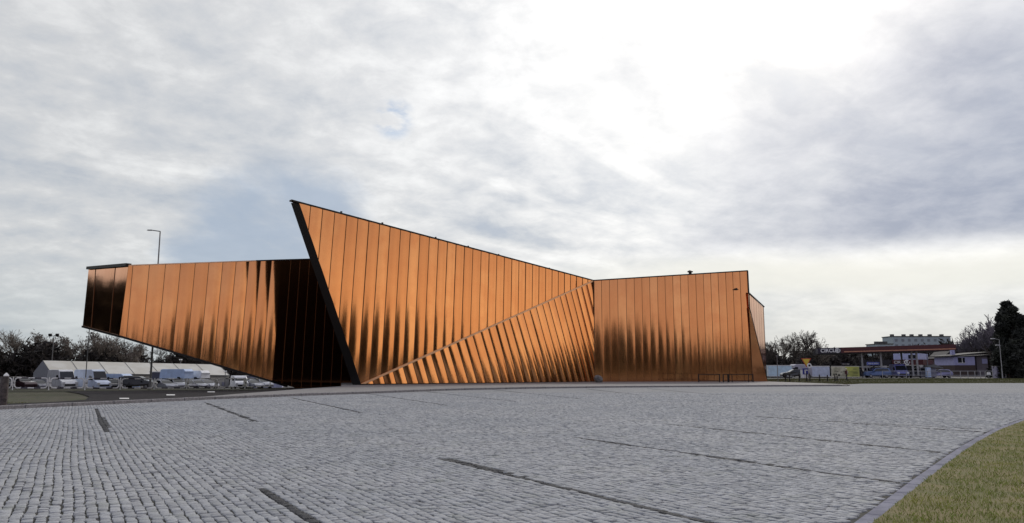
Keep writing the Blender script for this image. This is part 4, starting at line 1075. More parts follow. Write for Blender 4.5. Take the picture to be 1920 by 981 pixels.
# annex building right of the tent
p = base(436, 148); W2 = 11.; t = thing('low_hall', 'low gabled pale hall half hidden by the copper wing tip', 'building', p, .25)
hE = atY(445, 708, 148).z - p.z; hR = atY(455, 702.5, 148).z - p.z
m_ = MB(); m_.prism([(0, -1), (9, -1), (9, hE), (4.2, hR), (0, hE - .2)], 0, 14); m_.build('wall', M['shop_wall'], t)
m_ = MB(); m_.prism([(-.5, hE - .35), (4.2, hR + .02), (9.5, hE - .1), (9.5, hE + .12), (4.2, hR + .26), (-.5, hE - .1)], -.5, 14.4); m_.build('roof', M['canvas'], t)
m_ = MB(); m_.box((.9, -.04, .9), (1.5, .08, 2.0)); m_.box((4.6, -.04, 1.4), (1.1, .08, .8)); m_.box((6.6, -.04, 1.4), (1.1, .08, .8)); m_.build('door', M['dark_shop'], t)

# ================================================================== vehicles
def wheels(t, xs, y, r):
    for x in xs:
        for s_ in (-1, 1):
            m_ = MB(); m_.tube([(x, s_ * (y - .20), r), (x, s_ * (y + .01), r)], r, 16); w0 = m_.build('wheel', M['rubber'], t)
            m_ = MB(); m_.tube([(x, s_ * (y + .005), r), (x, s_ * (y + .03), r)], [r * .62, r * .55], 12); m_.build('rim', M['rim'], w0)
def shell(name, prof, w_, mt, t, tuck, smooth=False):
    """side profile (x,z) lofted across the width, tucked in above the waist"""
    V = []; n = len(prof); cols = [(-1, 1.), (-.93, 1.0), (0, 1.0), (.93, 1.), (1, 1.)]
    m_ = MB()
    for s_, _ in cols:
        for (x, z) in prof:
            k = 1 - tuck * max(0, (z - .85)) / 1.0; e = .05 if abs(s_) == 1 else 0
            cx = sum(p_[0] for p_ in prof) / n
            V.append((x - (x - cx) * e * .6, s_ * w_ / 2 * k, z - (e * .8 if z > 1.0 else -e * .3)))
    f = [tuple(range(n))[::-1], tuple(range(4 * n, 5 * n))]
    for j in range(4): f += [(j * n + i, j * n + (i + 1) % n, (j + 1) * n + (i + 1) % n, (j + 1) * n + i) for i in range(n)]
    m_.add(V, f); return m_.build(name, mt, t)
def glass_patch(t, prof4, w_, tuck, side=True, nm='window'):
    m_ = MB()
    for s_ in (-1, 1):
        V = [(x, s_ * (w_ / 2 * (1 - tuck * max(0, z - .85)) + .012), z) for x, z in prof4]; m_.add(V, [tuple(range(len(V)))[::s_]])
    return m_.build(nm, M['glass'], t)
def car(label, p, rz, mt, kind='hatch', group=None):
    t = thing('parked_car', label, 'car', p, rz, group); w_ = 1.78; tk = .34
    if kind == 'estate':
        prof = [(-2.25, .35), (-2.3, .75), (-2.22, 1.0), (-1.95, 1.42), (-.9, 1.50), (.25, 1.46), (1.0, 1.0), (2.05, .86), (2.25, .62), (2.2, .32)]
        win = [(-1.85, 1.0), (-1.7, 1.34), (-.9, 1.41), (.2, 1.38), (.72, 1.0)]; ws_ = ((.30, 1.42), (.98, 1.02))
    elif kind == 'suv':
        prof = [(-2.2, .45), (-2.28, .9), (-2.2, 1.15), (-2.0, 1.68), (-.9, 1.74), (.35, 1.68), (1.05, 1.18), (2.05, 1.02), (2.25, .75), (2.2, .4)]
        win = [(-1.9, 1.16), (-1.75, 1.58), (-.9, 1.64), (.3, 1.6), (.8, 1.16)]; ws_ = ((.40, 1.64), (1.03, 1.2))
    else:
        prof = [(-2.0, .35), (-2.08, .75), (-2.0, 1.0), (-1.55, 1.44), (-.7, 1.50), (.3, 1.44), (1.05, .98), (1.95, .82), (2.08, .6), (2.02, .32)]
        win = [(-1.6, 1.0), (-1.35, 1.34), (-.7, 1.40), (.25, 1.36), (.78, 1.0)]; ws_ = ((.35, 1.41), (1.03, 1.0))
    shell('body', prof, w_, mt, t, tk); glass_patch(t, win, w_, tk)
    (xa, za), (xb, zb_) = ws_; m_ = MB(); ya = w_ / 2 * (1 - tk * (za - .85)) * .90; yb = w_ / 2 * .92
    m_.add([(xa + .02, -ya, za + .015), (xb + .02, -yb, zb_ + .015), (xb + .02, yb, zb_ + .015), (xa + .02, ya, za + .015)], [(0, 1, 2, 3)]); m_.build('windscreen', M['glass'], t)
    wheels(t, (-1.35, 1.35), w_ / 2 - .02, .32)
    for s_ in (-1, 1):
        m_ = MB(); m_.box((2.12, s_ * .62, .68), (.16, .36, .14)); m_.build('headlight', M['lamp_lens'], t)
        m_ = MB(); m_.box((.72, s_ * .98, 1.02), (.12, .18, .12)); m_.build('mirror', mt, t)
    m_ = MB(); m_.box((2.16, 0, .5), (.08, .9, .16)); m_.build('grille', M['rubber'], t)
    return t
def van(label, p, rz, mt, H=2.6, L=5.6, group=None, camper=False):
    t = thing('parked_van', label, 'van', p, rz, group); w_ = 2.0; x1 = L / 2; tk = .07
    prof = [(-x1, .4), (-x1 - .02, H * .6), (-x1 + .08, H - .12), (-x1 + .4, H), (x1 - 2.0, H), (x1 - 1.65, H - .18), (x1 - .95, 1.32), (x1 - .25, 1.08), (x1, .8), (x1, .38)]
    if camper: prof = [(-x1, .4), (-x1 - .02, H * .6), (-x1 + .06, H - .1), (-x1 + .4, H), (x1 - 1.2, H + .02), (x1 - .75, H - .35), (x1 - .85, H - .7), (x1 - .75, 1.3), (x1 - .2, 1.08), (x1, .8), (x1, .38)]
    shell('body', prof, w_, mt, t, tk)
    a = (x1 - 1.62, H - .32) if not camper else (x1 - .92, 1.95); b = (x1 - .98, 1.36) if not camper else (x1 - .74, 1.34)
    m_ = MB(); dx = .03
    m_.add([(a[0] + dx + .03, -.82, a[1] + .05), (b[0] + dx, -.9, b[1]), (b[0] + dx, .9, b[1]), (a[0] + dx + .03, .82, a[1] + .05)], [(0, 1, 2, 3)]); m_.build('windscreen', M['glass'], t)
    glass_patch(t, [(x1 - 2.3, 1.35), (x1 - 2.3, 1.9), (x1 - 1.75, 1.9), (x1 - 1.2, 1.35)], w_, tk)
    wheels(t, (-x1 + 1.1, x1 - .95), w_ / 2 - .02, .36)
    for s_ in (-1, 1):
        m_ = MB(); m_.box((x1 - .02, s_ * .78, .86), (.14, .34, .26)); m_.build('headlight', M['lamp_lens'], t)
        m_ = MB(); m_.box((x1 - 1.3, s_ * 1.18, 1.55), (.14, .22, .36)); m_.build('mirror', M['rubber'], t)
    m_ = MB(); m_.box((x1 + .01, 0, .62), (.06, 1.3, .22)); m_.build('grille', M['rubber'], t)
    return t
def put(fn, u, Yd, rz, *a, **k):
    p = base(u, Yd); return fn(a[0], p, rz, *a[1:], **k)
GV = 'vehicles parked behind the barriers'
F_ = math.radians(-40)
put(car, 2, 104, F_, 'dark car cut by the left photo edge behind the post', M['dark_car'], 'estate', group=GV)
put(car, 38, 105, math.radians(-25), 'dark maroon car left of the white vans', M['maroon'], 'suv', group=GV)
put(car, 68, 112, math.radians(-30), 'dull grey-violet car between maroon car and first white van', M['grey_car'], 'estate', group=GV)
put(van, 115, 104, F_, 'white high-roof van, left one of the two facing vans', M['white'], 2.62, group=GV)
put(van, 171, 106, math.radians(-33), 'white van with long bluish side, beside the slim lamp post', mat('van_paint', (.62, .70, .86), .35), 2.75, 6.4, group=GV)
put(van, 226, 116, math.radians(-20), 'low pale-blue van half hidden by the black car', M['white_blue'], 2.35, 5.6, group=GV)
put(car, 209, 107, math.radians(-50), 'dark grey car in front of the low pale-blue van', M['dark_car'], 'hatch', group=GV)
put(car, 258, 103, math.radians(5), 'black estate car just left of the tall street lamp', M['dark_car'], 'suv', group=GV)
put(car, 306, 110, math.radians(-35), 'silver car first right of the tall street lamp', M['silver'], 'estate', group=GV)
put(car, 327, 112, math.radians(-35), 'silver-violet car second right of the tall street lamp', M['silver'], 'suv', group=GV)
put(car, 349, 114, math.radians(-35), 'dark grey car below the white camper roof', M['grey_car'], 'hatch', group=GV)
put(car, 366, 115, math.radians(-35), 'silver hatchback right of the dark grey car', M['silver'], 'hatch', group=GV)
put(car, 384, 117, math.radians(-30), 'pale grey car furthest right before the tent door', M['silver'], 'estate', group=GV)
put(van, 333, 121, math.radians(-25), 'camper with rounded white roof and blue side under the tent eave', M['white_blue'], 3.1, 6.2, group=GV, camper=True)
put(van, 366, 123, math.radians(-25), 'white boxy van between camper and tent door', M['white'], 2.9, 5.8, group=GV, camper=True)
put(van, 448, 122, math.radians(-60), 'white van in front of the low gabled hall', M['white'], 2.1, 4.9, group=GV)
put(car, 470, 122, math.radians(-35), 'pale silver car under the wing, nearest the low hall', M['silver'], 'estate', group=GV)
put(car, 488, 124, math.radians(-35), 'silver car last visible before the wing meets the ground', M['silver'], 'suv', group=GV)
p = base(297, 124); t = thing('dark_container', 'dark grey container box right behind the tall street lamp', 'container', p, .15)
m_ = MB(); hC = atY(297, 698, 124).z - p.z; m_.box((0, 0, hC / 2), (2.3, 2.2, hC)); bevel(m_.build('body', mat('container_grey', (.10, .10, .13), .7), t), .05)
m_ = MB(); m_.box((0, 0, hC + .05), (2.5, 2.4, .12)); m_.build('lid', M['sign_white'], t)

# ================================================================== boulder, racks, posts by the hall
p = at(1122, 715, .115); p.y = 103.; p = atY(1122, 716.2, 103.); p.z = .115
bm_ = __import__('bmesh').new(); __import__('bmesh').ops.create_icosphere(bm_, subdivisions=4, radius=.58)
from mathutils import noise as mn
for v_ in bm_.verts:
    n_ = mn.noise(v_.co * 1.9 + Vector((3, 1, 2))); v_.co *= 1 + .22 * n_ + .06 * mn.noise(v_.co * 6); v_.co.z *= .98; v_.co.x *= .95
me = bpy.data.meshes.new('boulder'); bm_.to_mesh(me); bm_.free(); me.materials.append(M['bin'])
o = bpy.data.objects.new('boulder', me); COL.objects.link(o); o.location = (p.x, p.y, p.z + .42); tag(o, 'rounded grey boulder at the foot of the wall corner', 'boulder')
def rack(label, ua, ub, Yd, posts, top=702.3, group='dark tube racks in front of the right wall', third=True):
    a, b = atY(ua, 716.5, Yd), atY(ub, 716.5, Yd); a.z = b.z = .115; L = (b - a).length; H = atY(ua, top, Yd).z - .115
    t = thing('bicycle_rack', label, 'bicycle rack', a, math.atan2(b.y - a.y, b.x - a.x), group)
    m_ = MB(); m_.bar((0, 0, H), (L, 0, H), .09); m_.build('top_rail', M['black_metal'], t)
    m_ = MB(); m_.bar((0, 0, H * .18), (L, 0, H * .18), .09); m_.build('bottom_rail', M['black_metal'], t)
    for f in posts:
        m_ = MB(); m_.bar((L * f, 0, -.03), (L * f, 0, H + .05), .13 if f in (0, 1) else .09); m_.build('post', M['black_metal'], t)
    return t
rack('left dark tube rack in front of the right copper wall', 1310, 1349.5, 104., (0, 1.0))
rack('narrow middle dark tube rack with close posts', 1356.5, 1365, 104., (0, 1.0))
rack('right dark tube rack ending at the wall corner', 1366.5, 1412, 104., (0, .14, .82, 1.0))
# row of low dark posts right of the hall with people
us = [(1458, 716.5, 640), (1473, 716, 700.5), (1481, 716, 700.5), (1499, 716, 700), (1513, 716.2, 700), (1519, 716.2, 701.5), (1537, 716.4, 702.5), (1552, 717, 703), (1566, 717, 703.5), (1570, 717, 704)]
for i, (u, v, tv) in enumerate(us[1:]):
    p = atY(u, v, 112.); p.z = gz(p.x, p.y); H = atY(u, tv, 112.).z - p.z
    lbs = ['low dark post first right of the slim pole', 'low dark post second right of the slim pole', 'dark post under the large bare tree', 'dark post at the foot of the warning sign, left', 'dark post at the foot of the warning sign, right',
           'dark post under the middle of the grey trailer', 'dark post under the right part of the grey trailer', 'dark post at the left end of the yellow banner', 'dark post under the pale half of the yellow banner']
    t = thing('bollard', lbs[i], 'bollard', p, 0, 'low dark posts along the paving edge')
    m_ = MB(); m_.tube([(0, 0, -.05), (0, 0, H - .1), (0, 0, H)], [.085, .085, .05], 10); m_.build('shaft', M['black_metal'], t)
    m_ = MB(); m_.tube([(0, 0, -.02), (0, 0, .08)], [.15, .12], 10); m_.build('foot', M['black_metal'], t)
p = atY(1459, 716.5, 112.); p.z = .05; H = atY(1459, 668, 112).z - p.z
t = thing('slim_pole', 'slim grey pole in front of the pale blue trailer', 'pole', p)
m_ = MB(); m_.tube([(0, 0, 0), (0, 0, H)], [.06, .04], 8); m_.build('shaft', M['steel'], t)
m_ = MB(); m_.box((0, 0, H + .03), (.3, .14, .07)); m_.build('cap', M['pale_steel'], t)

# ================================================================== trailers and banner
def trailer(label, u0, u1, v0, v1, Yd, mt, rz=0.):
    a, b = atY(u0, v0, Yd), atY(u1, v1, Yd); L = b.x - a.x; zt, zbt = a.z, b.z; g_ = gz(a.x, Yd)
    t = thing('box_trailer', label, 'trailer', ((a.x + b.x) / 2, Yd + 1.2, g_), rz)
    m_ = MB(); m_.box((0, 0, (zt + zbt) / 2 - g_), (L, 2.4, zt - zbt)); bevel(m_.build('box', mt, t), .05)
    m_ = MB(); m_.box((0, -1.22, zt - g_ - .04), (L + .05, .06, .12)); m_.box((0, -1.22, zbt - g_ + .04), (L + .05, .06, .12)); m_.box((-L / 2, -1.22, (zt + zbt) / 2 - g_), (.12, .06, zt - zbt)); m_.build('frame_edge', M['sign_white'], t)
    m_ = MB(); m_.box((0, 0, (zbt - g_) * .72), (L * .96, 2.0, .28)); m_.build('chassis', M['rubber'], t)
    for x in (-L * .3, -L * .05, L * .32):
        for s_ in (-1, 1):
            m_ = MB(); m_.tube([(x, s_ * 1.12, .45), (x, s_ * .82, .45)], .45, 14); m_.build('wheel', M['rubber'], t)
    return t
trailer('pale blue box trailer right beside the copper hall', 1439, 1485.5, 685, 706, 138, M['trailer_blue'])
tk_ = trailer('blue-grey box trailer left of the yellow banner', 1521, 1556.5, 686.5, 706.5, 140, M['trailer_grey'])
put(van, 1494, 140, math.radians(-170), 'pale van behind the dark tree trunk between the trailers', mat('van_grey', (.36, .35, .42), .4), 2.4, 5.0)
put(car, 1490, 131, math.radians(176), 'dark low car in front of the pale blue trailer', M['dark_car'], 'estate')
a, b = atY(1559, 687.5, 136), atY(1611.5, 706.5, 136); g_ = gz(a.x, 136)
t = thing('advertising_banner', 'long banner with a pale left half and yellow-green right half', 'banner', (a.x, 136, g_)); L = b.x - a.x; zt, zbt = a.z - g_, b.z - g_
m_ = MB(); m_.box((L * .25, 0, (zt + zbt) / 2), (L * .5, .12, zt - zbt)); pc = m_.build('pale_panel', M['cream'], t)
m_ = MB(); m_.box((L * .75 + .001, 0, (zt + zbt) / 2), (L * .5, .12, zt - zbt)); m_.build('yellow_panel', M['yellow'], t)
m_ = MB()
for x in (0, L * .25, L * .5, L * .75, L): m_.bar((x, .1, -.1), (x, .1, zt), .12)
m_.bar((0, -.0, zt + .05), (L, 0, zt + .05), .14, .1); m_.build('frame', M['canvas'], t)
m_ = MB()
H_ = zt - zbt
for x, z, w2, h2 in ((.84, .76, .11, .05), (.78, .48, .30, .035), (.86, .37, .17, .06), (.84, .10, .20, .03)): m_.box((L * x, -.075, zbt + H_ * z), (L * w2, .012, H_ * h2))
m_.build('faded_print', mat('print_olive', (.12, .12, .05), .7), t)
m_ = MB()
for x, z, w2, h2, a_ in ((.07, .22, .05, .14, .5), (.15, .24, .06, .13, -.4), (.25, .16, .07, .16, .3), (.20, .5, .06, .05, .2), (.34, .45, .06, .05, 0), (.46, .55, .10, .05, .1), (.13, .55, .07, .05, .3)):
    m_.box((L * x, -.08, zbt + H_ * z), (L * w2, .012, H_ * h2))
m_.build('dark_print', M['rubber'], t)
# warning signs
p = atY(1517, 716.5, 118.); p.z = gz(p.x, 118.); t = thing('road_sign', 'yellow give-way triangle and round sign on one pole', 'road sign', p)
zt = atY(1514, 672, 118).z - p.z; zb_ = atY(1514, 689, 118).z - p.z; zr_ = atY(1518, 685.5, 118).z - p.z
m_ = MB(); m_.tube([(0, 0, 0), (0, 0, zt)], .05, 8); m_.build('pole', M['pale_steel'], t)
m_ = MB(); w2 = .78; m_.prism([(-.3 - w2, zt), (-.3 + w2, zt), (-.3, zb_)], -.10, -.06); m_.build('rim_plate', M['sign_red'], t)
m_ = MB(); w2 = .58; m_.prism([(-.3 - w2, zt - .10), (-.3 + w2, zt - .10), (-.3, zb_ + .24)], -.13, -.105); m_.build('face_plate', M['sign_yellow'], t)
m_ = MB(); m_.tube([(.12, -.14, zr_), (.12, -.17, zr_)], .36, 20); rp = m_.build('round_plate', M['sign_white'], t)
m_ = MB(); m_.tube([(.12, -.172, zr_), (.12, -.18, zr_)], .17, 16); m_.build('disc', M['navy'], rp)
p = atY(1510, 716.5, 121.); p.z = gz(p.x, 121.); t = thing('road_sign', 'blue and white square sign behind the give-way pole', 'road sign', p); zt = atY(1510, 690.5, 121).z - p.z
m_ = MB(); m_.tube([(0, 0, 0), (0, 0, zt)], .05, 8); m_.build('pole', M['pale_steel'], t)
m_ = MB(); m_.box((.1, -.08, zt - .5), (.95, .03, .95)); sp_ = m_.build('plate', mat('deep_blue', (.03, .04, .25), .4), t)
m_ = MB(); m_.box((.02, -.10, zt - .55), (.16, .012, .6)); m_.box((.2, -.10, zt - .3), (.4, .012, .14)); m_.build('arrow', M['sign_white'], sp_)
p = base(1508, 126); t = thing('power_cabinet', 'small white cabinet at the foot of the warning signs', 'cabinet', p)
m_ = MB(); m_.box((0, 0, .75), (.95, .6, 1.35)); bevel(m_.build('body', M['white'], t), .03); m_ = MB(); m_.box((0, 0, 1.46), (1.05, .7, .08)); m_.build('lid', M['canvas_side'], t)

# ================================================================== filling station
def text_mesh(name, s_, size, mt, parent, loc, rz=0., ext=.03, bold=.0):
    cu = bpy.data.curves.new(name, 'FONT'); cu.body = s_; cu.size = size; cu.extrude = ext; cu.align_x = 'LEFT'; cu.align_y = 'CENTER'; cu.offset = bold
    tmp = bpy.data.objects.new('tmp', cu); COL.objects.link(tmp); bpy.context.view_layer.update()
    me = bpy.data.meshes.new_from_object(tmp.evaluated_get(bpy.context.evaluated_depsgraph_get())); bpy.data.objects.remove(tmp)
    me.materials.clear(); me.materials.append(mt); o = bpy.data.objects.new(name, me); COL.objects.link(o); o.parent = parent; o.location = loc; o.rotation_euler = (math.pi / 2, 0, rz); return o
CL, CR = atY(1534, 653, 141), atY(1793, 645.5, 134)
g_ = .42; ax = Vector((CR.x - CL.x, CR.y - CL.y, 0)); LC = ax.length; rz = math.atan2(ax.y, ax.x)
ST = thing('filling_station_canopy', 'long flat canopy with dark red fascia and white lettering over the pumps', 'canopy', (CL.x, CL.y, g_), rz)
HC = CL.z - g_; ST.rotation_euler = (0, -math.atan2(CR.z - CL.z, LC), rz); FH = 1.0; DC = 17.
nx = LC * .175
m_ = MB(); m_.box((nx / 2, 0, HC - FH / 2), (nx, .3, FH)); m_.box((0.15, DC / 2 + .16, HC - FH / 2), (.3, DC, FH)); m_.build('dark_fascia', M['navy'], ST)
m_ = MB(); m_.box(((nx + LC) / 2, 0, HC - FH / 2 + .0), (LC - nx - .004, .3, FH)); m_.build('red_fascia', M['red'], ST)
m_ = MB(); m_.box(((nx + LC) / 2 + .2, -.165, HC - FH * .78), (LC - nx - .6, .02, .16)); m_.build('stripe', M['orange'], ST)
m_ = MB(); m_.box((LC / 2, DC / 2, HC - FH + .1), (LC - .7, DC - .4, .16)); m_.build('soffit', mat('soffit_grey', (.10, .10, .10), .8), ST)
m_ = MB(); m_.box((LC / 2, DC / 2, HC - .1), (LC - .7, DC - .4, .12)); m_.build('roof_deck', M['roof'], ST)
text_mesh('lettering', 'CIRCLE', .90, M['sign_white'], ST, (nx * .12, -.19, HC - FH * .52), bold=.02)
def k_logo(x, z, r_, parent):
    m_ = MB(); n = 24; V = []
    for i in range(n):
        th = 2 * math.pi * i / n
        for rr in (r_, r_ * .72): V.append((x + rr * math.cos(th), -.2, z + rr * math.sin(th)))
    m_.add(V, [(2 * i, 2 * ((i + 1) % n), 2 * ((i + 1) % n) + 1, 2 * i + 1) for i in range(n) if i not in (2, 3, 21)])
    m_.build('logo_ring', M['sign_white'], parent)
    text_mesh('logo_letter', 'K', r_ * 1.5, M['sign_white'], parent, (x - r_ * .38, -.21, z), bold=.02)
k_logo(nx * .86, HC - FH * .52, .44, ST)
for f, y in ((.335, 2.), (.335, 13.), (.475, 2.), (.475, 13.), (.70, 2.), (.70, 13.), (.735, 2.)):
    m_ = MB(); m_.box((LC * f, y, (HC - FH) / 2), (.30, .30, HC - FH)); m_.build('column', M['pale_steel'] if y < 5 else M['steel'], ST)
# pumps
for i, (f, lb) in enumerate(((.37, 'fuel pump under the left part of the canopy'), (.49, 'fuel pump beside the second canopy column'), (.63, 'fuel pump in front of the shop, middle of the canopy'), (.78, 'fuel pump right of the paired white columns'))):
    pw = ST.matrix_basis @ Vector((LC * f, 4., 0)) if False else Matrix.Rotation(rz, 3, 'Z') @ Vector((LC * f, 3.2, 0)) + Vector((CL.x, CL.y, g_))
    t = thing('fuel_pump', lb, 'fuel pump', pw, rz, 'fuel pumps under the canopy')
    m_ = MB(); m_.box((0, 0, .95), (1.0, .6, 1.7)); bevel(m_.build('body', mat('pump_grey', (.28, .28, .34), .4), t), .04)
    m_ = MB(); m_.box((0, -.31, 1.45), (.8, .03, .45)); m_.build('display', M['glass'], t)
    m_ = MB(); m_.box((0, 0, 1.98), (1.2, .7, .32)); m_.build('header', M['sign_white'], t)
    m_ = MB(); m_.tube([(.5, -.2, 1.3), (.72, -.3, .7), (.62, -.3, .4), (.52, -.25, .8)], .03, 6); m_.build('hose', M['rubber'], t)
# shop
sp0, sp1 = atY(1610, 690, 168), atY(1732, 690, 160); rs_ = math.atan2(sp1.y - sp0.y, sp1.x - sp0.x); LS = (sp1 - sp0).length
SH = thing('station_shop', 'dark fronted shop with red sign band and pale upper wall under the canopy', 'shop', (sp0.x, sp0.y, g_), rs_)
zf0 = atY(1690, 685, 163).z - g_; zf1 = atY(1690, 674.5, 163).z - g_; zu = atY(1690, 663, 163).z - g_
m_ = MB(); m_.box((LS / 2, 5, zf0 / 2), (LS, 10, zf0)); m_.build('wall', M['dark_shop'], SH)
m_ = MB(); m_.box((LS * .77, 4.9, (zf0 + zf1) / 2), (LS * .46, 10.3, zf1 - zf0 - .02)); m_.build('sign_band', M['red'], SH)
m_ = MB(); m_.box((LS * .27, 4.95, (zf0 + zf1) / 2), (LS * .50, 10.1, zf1 - zf0 - .04)); m_.build('dark_band', M['dark_shop'], SH)
m_ = MB(); m_.box((LS * .735, 5.2, (zf1 + zu) / 2), (LS * .40, 8, zu - zf1)); uw = m_.build('upper_wall', mat('upper_wall', (.46, .50, .74), .7), SH)
m_ = MB(); m_.box((LS * .83, 1.17, (zf1 + zu) / 2 - .05), (1.7, .04, (zu - zf1) * .6)); m_.build('window', M['glass'], SH)
m_ = MB(); m_.bar((LS * .54, -.3, zf0 - .02), (LS, -.3, zf0 - .02), .1, .12); m_.bar((0, -.3, zf0 - .3), (LS * .5, -.3, zf0 - .3), .1, .12); m_.build('canopy_rail', M['canvas'], SH)
for i in range(7):
    m_ = MB(); x = LS * (.06 + i * .132); m_.box((x, -.02, zf0 * .47), (LS * .105, .05, zf0 * .68)); pn = m_.build('window', M['glass'], SH)
    m_ = MB(); m_.box((x, -.05, zf0 * .62), (LS * .105, .03, .06)); m_.build('transom', M['steel'], pn)
text_mesh('lettering', 'CIRCLE', .85, M['sign_white'], SH, (LS * .565, -.32, (zf0 + zf1) / 2))
for o_ in (): pass
m_ = MB(); rr = .55; cx = LS * .765; cz = (zf0 + zf1) / 2; n = 20; V = []
for i in range(n):
    th = 2 * math.pi * i / n
    for r0_ in (rr, rr * .68): V.append((cx + r0_ * math.cos(th), -.32, cz + r0_ * math.sin(th)))
m_.add(V, [(2 * i, 2 * ((i + 1) % n), 2 * ((i + 1) % n) + 1, 2 * i + 1) for i in range(n) if i not in (1, 2, 18)]); m_.build('logo_ring', M['sign_white'], SH)
text_mesh('logo_letter', 'K', .8, M['sign_white'], SH, (cx - .22, -.33, cz))
# blue hanging sign between columns
a, b = atY(1625, 679, 140), atY(1649, 684.5, 140); t = thing('blue_price_sign', 'long blue sign with pale print between the left columns', 'sign', (a.x, 140, g_))
zt, zb_ = a.z - g_, b.z - g_; L = b.x - a.x
m_ = MB(); m_.box((L / 2, 0, (zt + zb_) / 2), (L, .15, zt - zb_)); pl_ = m_.build('plate', M['blue_sign'], t)
m_ = MB(); 
for x, w2 in ((.22, .22), (.42, .1), (.72, .38)): m_.box((L * x, -.09, (zt + zb_) / 2), (L * w2, .012, (zt - zb_) * .4))
m_.build('print', M['trailer_grey'], pl_)
m_ = MB(); m_.bar((.05, .12, 0), (.05, .12, zt), .12); m_.bar((L - .05, .12, 0), (L - .05, .12, zt), .12); m_.build('leg', M['pale_steel'], t)
a, b = atY(1578, 681, 158), atY(1594, 684.5, 158); t = thing('dark_sign', 'small dark sign with a line of pale print above the banner', 'sign', (a.x, 158, .42)); L = b.x - a.x
m_ = MB(); m_.box((L / 2, 0, (a.z + b.z) / 2 - .42), (L, .2, a.z - b.z + .3)); pl_ = m_.build('plate', M['navy'], t)
m_ = MB()
for x, w2 in ((.2, .26), (.42, .08), (.72, .34)): m_.box((L * x, -.11, (a.z + b.z) / 2 - .42), (L * w2, .012, .16))
m_.build('print', M['sign_white'], pl_)
m_ = MB(); m_.bar((L / 2, .15, 0), (L / 2, .15, b.z - .42), .15); m_.build('leg', M['steel'], t)
# vehicles at the station
GS = 'vehicles at the filling station'
put(car, 1644, 137, math.radians(178), 'blue car below the long blue sign', M['blue_car'], 'suv', group=GS)
put(van, 1686, 139, math.radians(-100), 'blue-violet van in the middle of the forecourt', mat('van_violet', (.16, .17, .42), .4), 2.4, 5., group=GS)
put(car, 1717, 141, math.radians(-120), 'dark car with pale roof edge left of the paired columns', M['grey_car'], 'suv', group=GS)
put(car, 1761, 138, math.radians(178), 'pale violet car beside the air kiosk', mat('car_violet', (.33, .32, .52), .3, .3), 'hatch', group=GS)
p = base(1741, 136); t = thing('vending_box', 'upright pale box on the forecourt left of the violet car', 'vending box', p)
m_ = MB(); m_.box((0, 0, .95), (.72, .6, 1.7)); bevel(m_.build('body', M['white_blue'], t), .03); m_ = MB(); m_.box((0, -.31, 1.2), (.5, .02, .8)); m_.build('panel', M['trailer_grey'], t); m_ = MB(); m_.box((0, 0, .06), (.8, .66, .12)); m_.build('plinth', M['roof'], t)
p = base(1749, 137); t = thing('air_kiosk', 'grey kiosk with steep pointed mast beside the violet car', 'kiosk', p); zt = atY(1743, 664, 137).z - p.z
m_ = MB(); m_.box((0, 0, .9), (1.0, .8, 1.5)); m_.build('body', mat('kiosk', (.25, .25, .33), .6), t)
m_ = MB(); m_.prism([(-1.2, 1.9), (1.6, 1.65), (1.6, 1.8), (.2, 2.35), (-1.2, 2.1)], -.7, .7); m_.build('roof', M['steel'], t)
m_ = MB(); m_.tube([(-.75, 0, 0), (-.75, 0, zt)], [.22, .03], 6); m_.build('mast', mat('mast', (.17, .17, .19), .6), t)
# rail fence
rl = [(1655, 131), (1700, 130), (1740, 128), (1765, 127), (1783, 126.6), (1801.5, 126.2), (1815.5, 125.9), (1828.5, 125.6), (1839, 125.4), (1848, 125.2), (1862, 125)]
P_ = [base(*q_) for q_ in rl]; t = thing('rail_fence', 'low grey tube railing along the far edge of the grass strip', 'fence', P_[0])
def rel(q_, z): return (q_.x - P_[0].x, q_.y - P_[0].y, q_.z - P_[0].z + z)
for q_ in P_:
    m_ = MB(); m_.bar(rel(q_, -.1), rel(q_, 1.22), .08); m_.build('post', M['pale_steel'], t)
for z in (1.18, .5):
    m_ = MB(); m_.tube([rel(q_, z) for q_ in P_], .04, 6); m_.build('rail', M['pale_steel'], t)
# grey cabinet, small white box
p = base(1873.5, 127); zt = atY(1873, 687, 127).z - p.z; t = thing('utility_cabinet', 'pale grey mottled cabinet left of the dark ivy-clad tree', 'cabinet', p)
m_ = MB(); m_.box((0, 0, zt / 2), (1.45, 1.2, zt)); bevel(m_.build('body', mat('cabinet', (.24, .23, .33), .7, noise=(3., (.34, .33, .42), .4, .6)), t), .08); m_ = MB(); m_.box((0, 0, zt + .02), (1.5, 1.25, .06)); m_.build('lid', M['canvas'], t)
m_ = MB(); m_.box((0, -.61, zt * .5), (1.1, .03, zt * .8)); m_.build('door', mat('cabinet_door', (.25, .24, .36), .7), t)
p = base(1854.5, 124.5); t = thing('meter_box', 'small white meter box at the right end of the railing', 'meter box', p)
m_ = MB(); m_.tube([(0, 0, 0), (0, 0, .6)], .06, 6); m_.build('leg', M['steel'], t); m_ = MB(); m_.box((0, 0, .8), (.5, .3, .4), taper=.8); m_.build('body', M['sign_white'], t)
